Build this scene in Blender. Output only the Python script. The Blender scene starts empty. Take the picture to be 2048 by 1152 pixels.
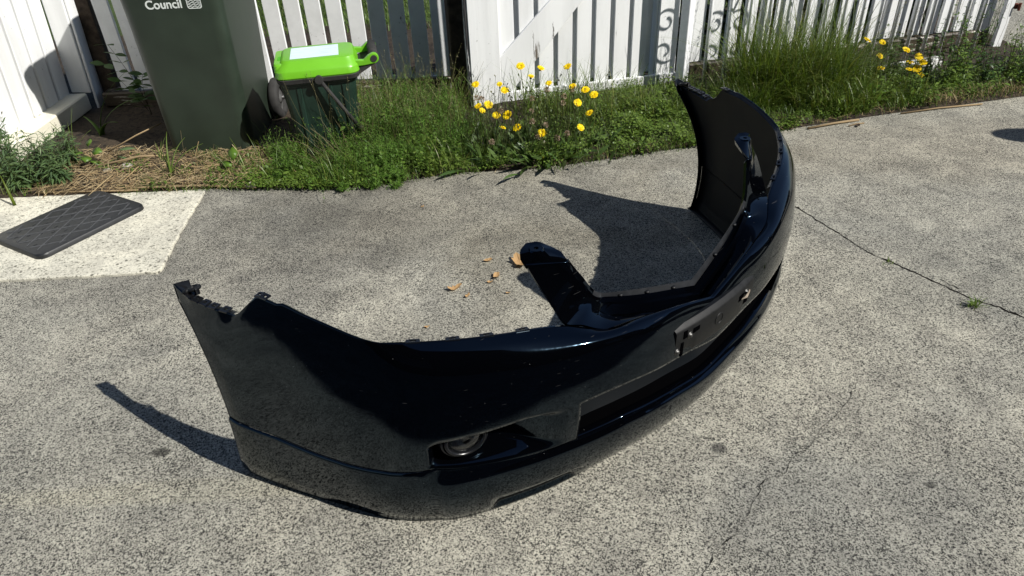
import bpy, math, random
import numpy as np
from mathutils import Matrix, Vector

rng = np.random.default_rng(7)
random.seed(7)
SC = bpy.context.scene
COL = SC.collection

# ------------------------------------------------------------------ camera, light, exposure
CAM_H = 1.2779
cam = bpy.data.cameras.new('camera')
cam.sensor_width = 36.0
cam.lens = 1420.0 / 2048.0 * 36.0
cam.clip_start = 0.05
cam.clip_end = 400.0
cam_ob = bpy.data.objects.new('camera', cam)
COL.objects.link(cam_ob)
_right = Vector((0.998923713, -0.0262368980, -0.0382497130))
_down = Vector((-0.0463833522, -0.565044533, -0.823755583))
_fwd = Vector((0.0, 0.824643136, -0.565653338))
cam_ob.matrix_world = Matrix(((_right.x, -_down.x, -_fwd.x, 0.0),
                              (_right.y, -_down.y, -_fwd.y, 0.0),
                              (_right.z, -_down.z, -_fwd.z, CAM_H),
                              (0, 0, 0, 1)))
SC.camera = cam_ob

TO_SUN = Vector((0.452, -0.243, 0.475)).normalized()
SUN_EL = math.asin(TO_SUN.z)
SUN_AZ = math.atan2(TO_SUN.x, TO_SUN.y)          # clockwise from +Y
world = bpy.data.worlds.new('World')
SC.world = world
world.use_nodes = True
wn = world.node_tree.nodes
wl = world.node_tree.links
sky = wn.new('ShaderNodeTexSky')
sky.sky_type = 'NISHITA'
sky.sun_disc = False
sky.sun_elevation = SUN_EL
sky.sun_rotation = SUN_AZ
sky.air_density = 0.8
sky.dust_density = 0.2
sky.ozone_density = 1.8
bg = wn['Background']
bg.inputs['Strength'].default_value = 0.07
wl.new(sky.outputs['Color'], bg.inputs['Color'])

sun = bpy.data.lights.new('sun', 'SUN')
sun.energy = 5.0
sun.angle = math.radians(0.5)
sun.color = (1.0, 0.968, 0.905)
sun_ob = bpy.data.objects.new('sun', sun)
sun_ob.rotation_euler = TO_SUN.to_track_quat('Z', 'Y').to_euler()
sun_ob.location = TO_SUN * 30
COL.objects.link(sun_ob)

SC.view_settings.view_transform = 'Standard'
SC.view_settings.look = 'None'
SC.view_settings.exposure = 0.42
SC.view_settings.gamma = 1.0
SC.view_settings.use_curve_mapping = False
SC.render.engine = 'CYCLES'
SC.cycles.max_bounces = 6

# ------------------------------------------------------------------ material helpers
def new_mat(name):
    m = bpy.data.materials.new(name)
    m.use_nodes = True
    return m, m.node_tree.nodes, m.node_tree.links, m.node_tree.nodes['Principled BSDF']

def ramp(n, stops, interp='LINEAR'):
    r = n.new('ShaderNodeValToRGB')
    r.color_ramp.interpolation = interp
    while len(r.color_ramp.elements) < len(stops):
        r.color_ramp.elements.new(0.5)
    for e, (p, c) in zip(r.color_ramp.elements, stops):
        e.position = p
        e.color = (*c, 1) if len(c) == 3 else c
    return r

def noise(n, l, vec, scale, detail=3.0, rough=0.55, dist=0.0):
    t = n.new('ShaderNodeTexNoise')
    t.inputs['Scale'].default_value = scale
    t.inputs['Detail'].default_value = detail
    t.inputs['Roughness'].default_value = rough
    t.inputs['Distortion'].default_value = dist
    l.new(vec, t.inputs['Vector'])
    return t

def mixc(n, l, a, b, fac, blend='MIX'):
    m = n.new('ShaderNodeMix')
    m.data_type = 'RGBA'
    m.blend_type = blend
    for sock, v in ((m.inputs[6], a), (m.inputs[7], b), (m.inputs[0], fac)):
        if hasattr(v, 'is_linked'):
            l.new(v, sock)
        else:
            sock.default_value = (*v, 1) if isinstance(v, tuple) and len(v) == 3 else v
    return m.outputs[2]

def plain(name, color, rough=0.5, spec=0.5, coat=0.0, metal=0.0, vary=0.0, vscale=20.0, bump=0.0):
    m, n, l, p = new_mat(name)
    p.inputs['Base Color'].default_value = (*color, 1)
    p.inputs['Roughness'].default_value = rough
    p.inputs['Specular IOR Level'].default_value = spec
    p.inputs['Metallic'].default_value = metal
    p.inputs['Coat Weight'].default_value = coat
    p.inputs['Coat Roughness'].default_value = 0.03
    if vary or bump:
        tc = n.new('ShaderNodeTexCoord')
        t = noise(n, l, tc.outputs['Object'], vscale, 5.0, 0.6)
        if vary:
            c0 = tuple(max(0.0, c * (1 - vary)) for c in color)
            c1 = tuple(c * (1 + vary) for c in color)
            r = ramp(n, [(0.3, c0), (0.7, c1)])
            l.new(t.outputs['Fac'], r.inputs['Fac'])
            l.new(r.outputs['Color'], p.inputs['Base Color'])
            rr = n.new('ShaderNodeMapRange')
            rr.inputs['To Min'].default_value = rough * 0.8
            rr.inputs['To Max'].default_value = min(1.0, rough * 1.25)
            l.new(t.outputs['Fac'], rr.inputs['Value'])
            l.new(rr.outputs['Result'], p.inputs['Roughness'])
        if bump:
            b = n.new('ShaderNodeBump')
            b.inputs['Strength'].default_value = bump
            b.inputs['Distance'].default_value = 0.002
            l.new(t.outputs['Fac'], b.inputs['Height'])
            l.new(b.outputs['Normal'], p.inputs['Normal'])
    return m

def foliage(name, cols, rough=0.5, trans=0.35, spec=0.35):
    """leaf material: colour picked per leaf, some light coming through"""
    m, n, l, p = new_mat(name)
    g = n.new('ShaderNodeNewGeometry')
    cols = list(cols) * 2 if len(cols) == 1 else cols
    k = len(cols)
    r = ramp(n, [(i / max(1, k - 1), c) for i, c in enumerate(cols)])
    l.new(g.outputs['Random Per Island'], r.inputs['Fac'])
    l.new(r.outputs['Color'], p.inputs['Base Color'])
    p.inputs['Roughness'].default_value = rough
    p.inputs['Specular IOR Level'].default_value = spec
    tr = n.new('ShaderNodeBsdfTranslucent')
    br = mixc(n, l, r.outputs['Color'], (1.0, 1.0, 0.35), 1.0, 'MULTIPLY')
    l.new(br, tr.inputs['Color'])
    mx = n.new('ShaderNodeMixShader')
    mx.inputs['Fac'].default_value = trans
    l.new(p.outputs['BSDF'], mx.inputs[1])
    l.new(tr.outputs['BSDF'], mx.inputs[2])
    l.new(mx.outputs['Shader'], n['Material Output'].inputs['Surface'])
    return m

def concrete(name, light, dark, grain=150.0, cut=(0.40, 0.54), tone=(0.72, 1.12), stains=(), pits=True, warm=(1.01, 1.0, 0.97)):
    m, n, l, p = new_mat(name)
    tc = n.new('ShaderNodeTexCoord')
    V = tc.outputs['Object']
    # aggregate: random-toned grains of two sizes with ragged outlines
    wob = noise(n, l, V, grain * 1.3, 2.0, 0.6)
    wv = n.new('ShaderNodeVectorMath'); wv.operation = 'MULTIPLY_ADD'
    l.new(wob.outputs['Color'], wv.inputs[0]); wv.inputs[1].default_value = (0.006, 0.006, 0.0); l.new(V, wv.inputs[2])
    def grains(scale):
        v = n.new('ShaderNodeTexVoronoi'); v.inputs['Scale'].default_value = scale
        l.new(wv.outputs[0], v.inputs['Vector'])
        q = n.new('ShaderNodeSeparateColor'); l.new(v.outputs['Color'], q.inputs['Color'])
        return q.outputs[0]
    g1 = grains(grain * 1.75); g2 = grains(grain * 1.0)
    t1 = noise(n, l, V, grain * 0.95, 5.0, 0.7, 0.2)
    a1 = n.new('ShaderNodeMath'); a1.operation = 'MULTIPLY_ADD'; a1.inputs[1].default_value = 0.42
    a2 = n.new('ShaderNodeMath'); a2.operation = 'MULTIPLY_ADD'; a2.inputs[1].default_value = 0.26
    a3 = n.new('ShaderNodeMath'); a3.operation = 'MULTIPLY_ADD'; a3.inputs[1].default_value = 0.85; a3.inputs[2].default_value = -0.265
    l.new(t1.outputs['Fac'], a3.inputs[0])
    l.new(g1, a1.inputs[0]); l.new(a3.outputs[0], a1.inputs[2])
    l.new(g2, a2.inputs[0]); l.new(a1.outputs[0], a2.inputs[2])
    # worn and sound patches: the share of dark stone drifts over the slab
    wn_ = noise(n, l, V, 4.5, 5.0, 0.65, 0.5)
    a4 = n.new('ShaderNodeMath'); a4.operation = 'MULTIPLY_ADD'; a4.inputs[1].default_value = 0.30
    l.new(wn_.outputs['Fac'], a4.inputs[0])
    a5 = n.new('ShaderNodeMath'); a5.operation = 'SUBTRACT'; a5.inputs[1].default_value = 0.15
    l.new(a2.outputs[0], a5.inputs[0]); l.new(a5.outputs[0], a4.inputs[2])
    a2 = a4
    mid = tuple((p_ * 0.55 + q_ * 0.45) for p_, q_ in zip(light, dark))
    r1 = ramp(n, [(cut[0] - .10, dark), (cut[0], mid), (cut[1], light), (cut[1] + .22, tuple(min(1, c * 1.18) for c in light))])
    l.new(a2.outputs[0], r1.inputs['Fac'])
    col = r1.outputs['Color']
    # separate pebbles and pits
    vo = n.new('ShaderNodeTexVoronoi')
    vo.inputs['Scale'].default_value = grain * 0.38
    vo.inputs['Randomness'].default_value = 1.0
    l.new(V, vo.inputs['Vector'])
    rv = ramp(n, [(0.18, (1, 1, 1)), (0.34, (0, 0, 0))])
    l.new(vo.outputs['Distance'], rv.inputs['Fac'])
    sep = n.new('ShaderNodeSeparateColor')
    l.new(vo.outputs['Color'], sep.inputs['Color'])
    pick = n.new('ShaderNodeMath')
    pick.operation = 'GREATER_THAN'
    pick.inputs[1].default_value = 0.86
    l.new(sep.outputs[0], pick.inputs[0])
    mm = n.new('ShaderNodeMath')
    mm.operation = 'MULTIPLY'
    l.new(pick.outputs[0], mm.inputs[0])
    l.new(rv.outputs['Color'], mm.inputs[1])
    if pits:
        col = mixc(n, l, col, tuple(c * 0.8 for c in dark), mm.outputs[0])
    # pale fines
    t3 = noise(n, l, V, grain * 2.1, 2.0, 0.5)
    r3 = ramp(n, [(0.60, (0, 0, 0)), (0.68, (1, 1, 1))])
    l.new(t3.outputs['Fac'], r3.inputs['Fac'])
    f3 = n.new('ShaderNodeMath')
    f3.operation = 'MULTIPLY'
    f3.inputs[1].default_value = 0.55
    l.new(r3.outputs['Color'], f3.inputs[0])
    col = mixc(n, l, col, tuple(min(1, c * 1.35) for c in light), f3.outputs[0])
    # broad weathering
    t2 = noise(n, l, V, 1.7, 6.0, 0.62, 0.6)
    lo, hi = tone
    r2 = ramp(n, [(0.30, (lo * 0.98, lo, lo * 1.02)), (0.70, (hi * warm[0], hi * warm[1], hi * warm[2]))])
    l.new(t2.outputs['Fac'], r2.inputs['Fac'])
    col = mixc(n, l, col, r2.outputs['Color'], 1.0, 'MULTIPLY')
    t4 = noise(n, l, V, 9.0, 5.0, 0.7, 1.0)
    r4 = ramp(n, [(0.35, (0.80, 0.79, 0.78)), (0.62, (1.08, 1.07, 1.04))])
    l.new(t4.outputs['Fac'], r4.inputs['Fac'])
    col = mixc(n, l, col, r4.outputs['Color'], 1.0, 'MULTIPLY')
    # grime patches and one pale strip, each with its own shape: (x, y, radius x, radius y, strength)
    for (sx, sy, rx, ry, st, tint) in stains:
        mp = n.new('ShaderNodeMapping')
        mp.vector_type = 'POINT'
        mp.inputs['Location'].default_value = (-sx / rx, -sy / ry, 0)
        mp.inputs['Scale'].default_value = (1 / rx, 1 / ry, 0.0)
        l.new(V, mp.inputs['Vector'])
        ln = n.new('ShaderNodeVectorMath')
        ln.operation = 'LENGTH'
        l.new(mp.outputs['Vector'], ln.inputs[0])
        nz = noise(n, l, V, 3.0 / max(rx, ry) if max(rx, ry) < 0.3 else 5.0, 5.0, 0.65)
        ad = n.new('ShaderNodeMath')
        ad.operation = 'MULTIPLY_ADD'
        ad.inputs[1].default_value = 1.2
        l.new(nz.outputs['Fac'], ad.inputs[0])
        l.new(ln.outputs['Value'], ad.inputs[2])
        rs = ramp(n, [(0.0, (st, st, st)), (0.62, (st, st, st)), (1.0, (0, 0, 0))])
        mr = n.new('ShaderNodeMapRange')
        mr.inputs['From Min'].default_value = 0.5
        mr.inputs['From Max'].default_value = 1.75
        l.new(ad.outputs[0], mr.inputs['Value'])
        l.new(mr.outputs['Result'], rs.inputs['Fac'])
        col = mixc(n, l, col, tint, rs.outputs['Color'], 'MULTIPLY')
    l.new(col, p.inputs['Base Color'])
    p.inputs['Roughness'].default_value = 0.9
    p.inputs['Specular IOR Level'].default_value = 0.25
    bp = n.new('ShaderNodeBump')
    bp.inputs['Strength'].default_value = 0.55
    bp.inputs['Distance'].default_value = 0.0025
    l.new(t1.outputs['Fac'], bp.inputs['Height'])
    l.new(bp.outputs['Normal'], p.inputs['Normal'])
    return m

def white_paint(name, peel=0.0, base=(0.80, 0.81, 0.81), under=(0.10, 0.085, 0.07), scale=14.0, stretch=(1, 1, 0.22), dirt=0.12):
    m, n, l, p = new_mat(name)
    tc = n.new('ShaderNodeTexCoord')
    oi = n.new('ShaderNodeObjectInfo')
    mp = n.new('ShaderNodeMapping')
    mp.inputs['Scale'].default_value = stretch
    l.new(tc.outputs['Object'], mp.inputs['Vector'])
    sh = n.new('ShaderNodeVectorMath')
    sh.operation = 'MULTIPLY_ADD'
    l.new(oi.outputs['Random'], sh.inputs[0])
    sh.inputs[1].default_value = (37, 19, 23)
    l.new(mp.outputs['Vector'], sh.inputs[2])
    V = sh.outputs[0]
    d = noise(n, l, V, 9.0, 6.0, 0.65)
    rd = ramp(n, [(0.35, tuple(c * (1 - dirt) for c in base)), (0.62, base)])
    l.new(d.outputs['Fac'], rd.inputs['Fac'])
    col = rd.outputs['Color']
    pt = noise(n, l, V, scale, 8.0, 0.72, 0.4)
    lo = 0.72 - peel * 0.32
    rp = ramp(n, [(lo, (0, 0, 0)), (lo + 0.025, (1, 1, 1))])
    l.new(pt.outputs['Fac'], rp.inputs['Fac'])
    ug = noise(n, l, V, 40.0, 4.0)
    ru = ramp(n, [(0.3, tuple(c * 0.5 for c in under)), (0.7, tuple(c * 1.7 for c in under))])
    l.new(ug.outputs['Fac'], ru.inputs['Fac'])
    col = mixc(n, l, col, ru.outputs['Color'], rp.outputs['Color'])
    # mould specks and faint vertical runs
    ms = noise(n, l, tc.outputs['Object'], 55.0, 4.0, 0.7)
    rm_ = ramp(n, [(0.66, (1, 1, 1)), (0.72, (0.50, 0.50, 0.47))])
    l.new(ms.outputs['Fac'], rm_.inputs['Fac'])
    col = mixc(n, l, col, rm_.outputs['Color'], 1.0, 'MULTIPLY')
    l.new(col, p.inputs['Base Color'])
    p.inputs['Roughness'].default_value = 0.55
    p.inputs['Specular IOR Level'].default_value = 0.35
    inv = n.new('ShaderNodeMath')
    inv.operation = 'SUBTRACT'
    inv.inputs[0].default_value = 1.0
    l.new(rp.outputs['Color'], inv.inputs[1])
    ad = n.new('ShaderNodeMath')
    ad.operation = 'MULTIPLY_ADD'
    ad.inputs[1].default_value = 0.25
    l.new(d.outputs['Fac'], ad.inputs[0])
    l.new(inv.outputs[0], ad.inputs[2])
    bp = n.new('ShaderNodeBump')
    bp.inputs['Strength'].default_value = 0.4
    bp.inputs['Distance'].default_value = 0.0015
    l.new(ad.outputs[0], bp.inputs['Height'])
    l.new(bp.outputs['Normal'], p.inputs['Normal'])
    return m

# ------------------------------------------------------------------ mesh helpers
class MB:
    """collects faces, built as ONE mesh object"""
    def __init__(s):
        s.v = []; s.f = []; s.mi = []
    def add(s, verts, faces, mi=0):
        o = len(s.v)
        s.v.extend([tuple(map(float, q)) for q in verts])
        s.f.extend([tuple(i + o for i in f) for f in faces])
        s.mi.extend([mi] * len(faces))
        return s
    def box(s, x0, x1, y0, y1, z0, z1, mi=0, bev=0.0, M=None):
        if bev <= 0:
            vs = [(x, y, z) for z in (z0, z1) for y in (y0, y1) for x in (x0, x1)]
            fs = [(0, 2, 3, 1), (4, 5, 7, 6), (0, 1, 5, 4), (2, 6, 7, 3), (0, 4, 6, 2), (1, 3, 7, 5)]
        else:
            b = min(bev, (x1 - x0) * .45, (y1 - y0) * .45, (z1 - z0) * .45)
            vs = []; idx = {}
            for sx in (0, 1):
                for sy in (0, 1):
                    for sz in (0, 1):
                        X = (x0, x1)[sx]; Y = (y0, y1)[sy]; Z = (z0, z1)[sz]
                        ix = b if sx == 0 else -b; iy = b if sy == 0 else -b; iz = b if sz == 0 else -b
                        for k, q in enumerate(((X, Y + iy, Z + iz), (X + ix, Y, Z + iz), (X + ix, Y + iy, Z))):
                            idx[(sx, sy, sz, k)] = len(vs); vs.append(q)
            fs = []
            def quad(a, bq, c, d):
                fs.append((idx[a], idx[bq], idx[c], idx[d]))
            for sx in (0, 1):
                q = [(sx, 0, 0, 0), (sx, 1, 0, 0), (sx, 1, 1, 0), (sx, 0, 1, 0)]
                quad(*(q if sx else q[::-1]))
            for sy in (0, 1):
                q = [(0, sy, 0, 1), (1, sy, 0, 1), (1, sy, 1, 1), (0, sy, 1, 1)]
                quad(*(q[::-1] if sy else q))
            for sz in (0, 1):
                q = [(0, 0, sz, 2), (1, 0, sz, 2), (1, 1, sz, 2), (0, 1, sz, 2)]
                quad(*(q if sz else q[::-1]))
            for sx in (0, 1):
                for sy in (0, 1):
                    q = [(sx, sy, 0, 0), (sx, sy, 0, 1), (sx, sy, 1, 1), (sx, sy, 1, 0)]
                    quad(*q)
                for sz in (0, 1):
                    q = [(sx, 0, sz, 0), (sx, 0, sz, 2), (sx, 1, sz, 2), (sx, 1, sz, 0)]
                    quad(*q)
            for sy in (0, 1):
                for sz in (0, 1):
                    q = [(0, sy, sz, 1), (0, sy, sz, 2), (1, sy, sz, 2), (1, sy, sz, 1)]
                    quad(*q)
            for sx in (0, 1):
                for sy in (0, 1):
                    for sz in (0, 1):
                        fs.append((idx[(sx, sy, sz, 0)], idx[(sx, sy, sz, 1)], idx[(sx, sy, sz, 2)]))
        if M is not None:
            vs = [M @ Vector(q) for q in vs]
        return s.add(vs, fs, mi)
    def prism(s, poly, z0, z1, mi=0, M=None):
        """poly: xy outline (ccw), extruded in z"""
        k = len(poly)
        vs = [(x, y, z0) for x, y in poly] + [(x, y, z1) for x, y in poly]
        fs = [tuple(range(k))[::-1], tuple(range(k, 2 * k))] + [(i, (i + 1) % k, (i + 1) % k + k, i + k) for i in range(k)]
        if M is not None:
            vs = [M @ Vector(q) for q in vs]
        return s.add(vs, fs, mi)
    def tube(s, pts, r, seg=8, mi=0, cap=True):
        pts = [Vector(p) for p in pts]
        rs = r if isinstance(r, (list, tuple)) else [r] * len(pts)
        vs = []; up = None
        for i, p in enumerate(pts):
            d = (pts[min(i + 1, len(pts) - 1)] - pts[max(i - 1, 0)]).normalized()
            if up is None:
                up = d.orthogonal().normalized()
            up = (up - d * up.dot(d)).normalized()
            w = d.cross(up)
            for k in range(seg):
                a = 2 * math.pi * k / seg
                vs.append(p + (up * math.cos(a) + w * math.sin(a)) * rs[i])
        fs = []
        for i in range(len(pts) - 1):
            for k in range(seg):
                a = i * seg + k; b = i * seg + (k + 1) % seg
                fs.append((a, b, b + seg, a + seg))
        if cap:
            fs.append(tuple(range(seg))[::-1]); fs.append(tuple(range(len(vs) - seg, len(vs))))
        return s.add(vs, fs, mi)
    def loft(s, rings, mi=0, cap0=True, cap1=True):
        k = len(rings[0]); vs = [q for r in rings for q in r]; fs = []
        for i in range(len(rings) - 1):
            for j in range(k):
                a = i * k + j; b = i * k + (j + 1) % k
                fs.append((a, b, b + k, a + k))
        if cap0: fs.append(tuple(range(k))[::-1])
        if cap1: fs.append(tuple(range(len(vs) - k, len(vs))))
        return s.add(vs, fs, mi)
    def lathe(s, prof, seg=24, M=None, mi=0, cap=True):
        """prof: (r, z) list round local z"""
        rings = []
        for r, z in prof:
            ring = [Vector((r * math.cos(2 * math.pi * k / seg), r * math.sin(2 * math.pi * k / seg), z)) for k in range(seg)]
            rings.append([M @ q for q in ring] if M is not None else ring)
        return s.loft(rings, mi, cap, cap)
    def build(s, name, mats, parent=None, smooth=False, loc=None):
        me = bpy.data.meshes.new(name)
        me.from_pydata(s.v, [], s.f)
        for m in (mats if isinstance(mats, (list, tuple)) else [mats]):
            me.materials.append(m)
        if any(s.mi):
            me.polygons.foreach_set('material_index', s.mi)
        if smooth:
            me.polygons.foreach_set('use_smooth', [True] * len(s.f))
        me.update()
        return link(name, me, parent, loc)

def link(name, data, parent=None, loc=None):
    o = bpy.data.objects.new(name, data)
    COL.objects.link(o)
    if parent is not None:
        o.parent = parent
    if loc is not None:
        o.location = loc
    return o

def recalc(o):
    import bmesh
    bm = bmesh.new(); bm.from_mesh(o.data)
    bmesh.ops.recalc_face_normals(bm, faces=bm.faces)
    bm.to_mesh(o.data); bm.free()
    return o

def smooth_by_angle(o, deg=35):
    import bmesh
    me = o.data
    bm = bmesh.new(); bm.from_mesh(me)
    bmesh.ops.recalc_face_normals(bm, faces=bm.faces)
    for f in bm.faces: f.smooth = True
    lim = math.radians(deg)
    for e in bm.edges:
        if len(e.link_faces) == 2 and e.calc_face_angle(0) > lim:
            e.smooth = False
    bm.to_mesh(me); bm.free()
    return o

def bevel(o, w=0.003, seg=2, deg=40):
    m = o.modifiers.new('bevel', 'BEVEL')
    m.width = w; m.segments = seg; m.limit_method = 'ANGLE'; m.angle_limit = math.radians(deg)
    m.harden_normals = False
    return o

def tag(o, label=None, cat=None, group=None, kind=None):
    if label: o['label'] = label
    if cat: o['category'] = cat
    if group: o['group'] = group
    if kind: o['kind'] = kind
    return o

def thing(name, loc, label, cat, rz=0.0, group=None):
    o = bpy.data.objects.new(name, None)
    o.empty_display_size = 0.1
    o.location = loc
    o.rotation_euler = (0, 0, rz)
    COL.objects.link(o)
    return tag(o, label, cat, group)

def fast_mesh(name, V, Q, mat, parent=None, smooth=True):
    """V (n,3) array, Q (m,4) quads"""
    me = bpy.data.meshes.new(name)
    V = np.asarray(V, dtype=np.float32); Q = np.asarray(Q, dtype=np.int32)
    me.vertices.add(len(V)); me.vertices.foreach_set('co', V.ravel())
    me.loops.add(Q.size); me.loops.foreach_set('vertex_index', Q.ravel())
    me.polygons.add(len(Q))
    me.polygons.foreach_set('loop_start', np.arange(0, Q.size, Q.shape[1], dtype=np.int32))
    if smooth:
        me.polygons.foreach_set('use_smooth', np.ones(len(Q), dtype=bool))
    me.materials.append(mat)
    me.update(calc_edges=True)
    return link(name, me, parent)

class Ribbons:
    """many thin leaves: centre lines P (n,s,3), widths W (n,s), side vectors S (n,3)"""
    def __init__(s):
        s.V = []; s.Q = []; s.o = 0
    def add(s, P, W, S):
        n, k, _ = P.shape
        S = S / np.maximum(1e-9, np.linalg.norm(S, axis=-1, keepdims=True))
        if S.ndim == 2:
            S = S[:, None, :]
        A = P - S * W[..., None] * .5
        B = P + S * W[..., None] * .5
        V = np.stack([A, B], axis=2).reshape(n * k * 2, 3)
        i = np.arange(n)[:, None] * (2 * k) + np.arange(k - 1)[None, :] * 2 + s.o
        Q = np.stack([i, i + 1, i + 3, i + 2], axis=-1).reshape(-1, 4)
        s.V.append(V); s.Q.append(Q); s.o += len(V)
        return s
    def build(s, name, mat, parent=None):
        return fast_mesh(name, np.concatenate(s.V), np.concatenate(s.Q), mat, parent)

def rand_unit(n, flat=1.0):
    a = rng.normal(size=(n, 3)); a[:, 2] *= flat
    return a / np.linalg.norm(a, axis=1, keepdims=True)

def blades(R, base, h, lean, width, az=None, seg=4, droop=0.35, taper=0.9):
    """grass blades from base points (n,3)"""
    n = len(base)
    az = rng.uniform(0, 2 * np.pi, n) if az is None else az
    d = np.stack([np.cos(az), np.sin(az), np.zeros(n)], 1)
    t = np.linspace(0, 1, seg + 1)[None, :, None]
    hh = h[:, None, None]; ln = lean[:, None, None]
    up = np.array([0, 0, 1.0])
    P = base[:, None, :] + up * hh * (t - droop * ln * t ** 3) + d[:, None, :] * hh * ln * (t ** 1.7)
    prof = np.clip(1 - taper * t[..., 0] ** 1.6, 0.04, 1)
    W = width[:, None] * prof
    tw = rng.uniform(-0.6, 0.6, n)
    S = np.stack([-np.sin(az + tw), np.cos(az + tw), np.zeros(n)], 1)
    return R.add(P, W, S)

def leaves(R, pos, dirs, length, width, seg=3, droop=0.3, prof=(0.25, 1.0, 0.75, 0.06)):
    n = len(pos)
    dirs = dirs / np.linalg.norm(dirs, axis=1, keepdims=True)
    k = len(prof)
    t = np.linspace(0, 1, k)[None, :, None]
    P = pos[:, None, :] + dirs[:, None, :] * length[:, None, None] * t
    P[:, :, 2] -= droop * length[:, None] * t[..., 0] ** 2
    W = width[:, None] * np.array(prof)[None, :]
    S = np.cross(dirs, rand_unit(n, 0.5) * 0.5 + np.array([0, 0, 1.0]))
    return R.add(P, W, S)

def stems(R, base, tip, width, bow=0.1, seg=4):
    n = len(base)
    t = np.linspace(0, 1, seg + 1)[None, :, None]
    mid = rng.normal(size=(n, 3)) * bow
    L = np.linalg.norm(tip - base, axis=1)[:, None, None]
    P = base[:, None, :] * (1 - t) + tip[:, None, :] * t + mid[:, None, :] * L * (4 * t * (1 - t)) * .5
    W = width[:, None] * (1 - 0.55 * t[..., 0])
    S = rand_unit(n, 0.2)
    R.add(P, W, S)
    R.add(P, W, np.cross(S, np.array([0, 0, 1.0])))
    return P

# ------------------------------------------------------------------ materials
M_CONC = concrete('weathered_exposed_concrete', (0.43, 0.415, 0.358), (0.025, 0.025, 0.025), 260, (0.445, 0.625), (0.74, 1.07),
                  stains=[(-0.95, 2.25, 0.70, 0.50, 0.65, (0.55, 0.55, 0.57)), (-0.1, 2.45, 0.9, 0.45, 0.6, (0.62, 0.60, 0.57)),
                          (1.4, 1.75, 0.45, 0.2, 0.5, (0.66, 0.68, 0.7)), (0.7, 0.95, 0.35, 0.2, 0.5, (0.66, 0.68, 0.72)),
                          (-1.0, 1.25, 0.7, 0.3, 0.4, (0.72, 0.73, 0.74)), (0.15, 2.0, 0.4, 0.3, 0.5, (0.66, 0.64, 0.6)), (-0.75, 1.10, 0.55, 0.035, 0.6, (1.14, 1.12, 1.04)), (0.9, 2.75, 0.5, 0.10, 0.5, (0.62, 0.60, 0.57)), (-0.3, 1.55, 0.5, 0.2, 0.4, (0.78, 0.77, 0.76)), (1.0, 1.1, 0.3, 0.3, 0.45, (0.74, 0.75, 0.77)),
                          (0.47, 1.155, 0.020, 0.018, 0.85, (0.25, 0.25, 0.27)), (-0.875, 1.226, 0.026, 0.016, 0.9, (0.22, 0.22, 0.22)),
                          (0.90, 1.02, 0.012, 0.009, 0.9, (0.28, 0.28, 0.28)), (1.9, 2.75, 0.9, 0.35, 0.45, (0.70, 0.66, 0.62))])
M_PAD = concrete('pale_new_concrete', (0.54, 0.52, 0.445), (0.15, 0.145, 0.12), 130, (0.30, 0.46), (0.86, 1.05), pits=True)
M_SOIL = concrete('dry_brown_soil', (0.052, 0.039, 0.027), (0.011, 0.009, 0.007), 60, (0.35, 0.62), (0.55, 1.1))
M_CRACK = plain('crack_shadow_soil', (0.012, 0.011, 0.01), 1.0, 0.0)
M_WHITE = white_paint('white_fence_paint', 0.0)
M_WHITE_WORN = white_paint('chipped_white_paint', 0.30, scale=10.0, stretch=(1, 1, 0.15))
M_WHITE_PEEL = white_paint('peeling_white_paint', 0.72, scale=22.0, stretch=(0.3, 0.3, 1))
M_BEAM = white_paint('cream_beam_paint', 0.32, base=(0.74, 0.71, 0.58), scale=16.0, stretch=(1, 0.35, 1))
M_RAIL = white_paint('rotten_rail_paint', 0.97, base=(0.55, 0.52, 0.45), under=(0.045, 0.034, 0.022), scale=18.0, stretch=(0.25, 1, 1.6))
M_WOOD = plain('dark_weathered_wood', (0.045, 0.033, 0.024), 0.85, 0.2, vary=0.6, vscale=30, bump=0.5)
M_IRON = plain('white_painted_iron', (0.80, 0.81, 0.83), 0.35, 0.5, vary=0.08, vscale=40)
M_RUST = plain('rusty_hinge', (0.12, 0.035, 0.02), 0.8, 0.2, vary=0.5)

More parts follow.
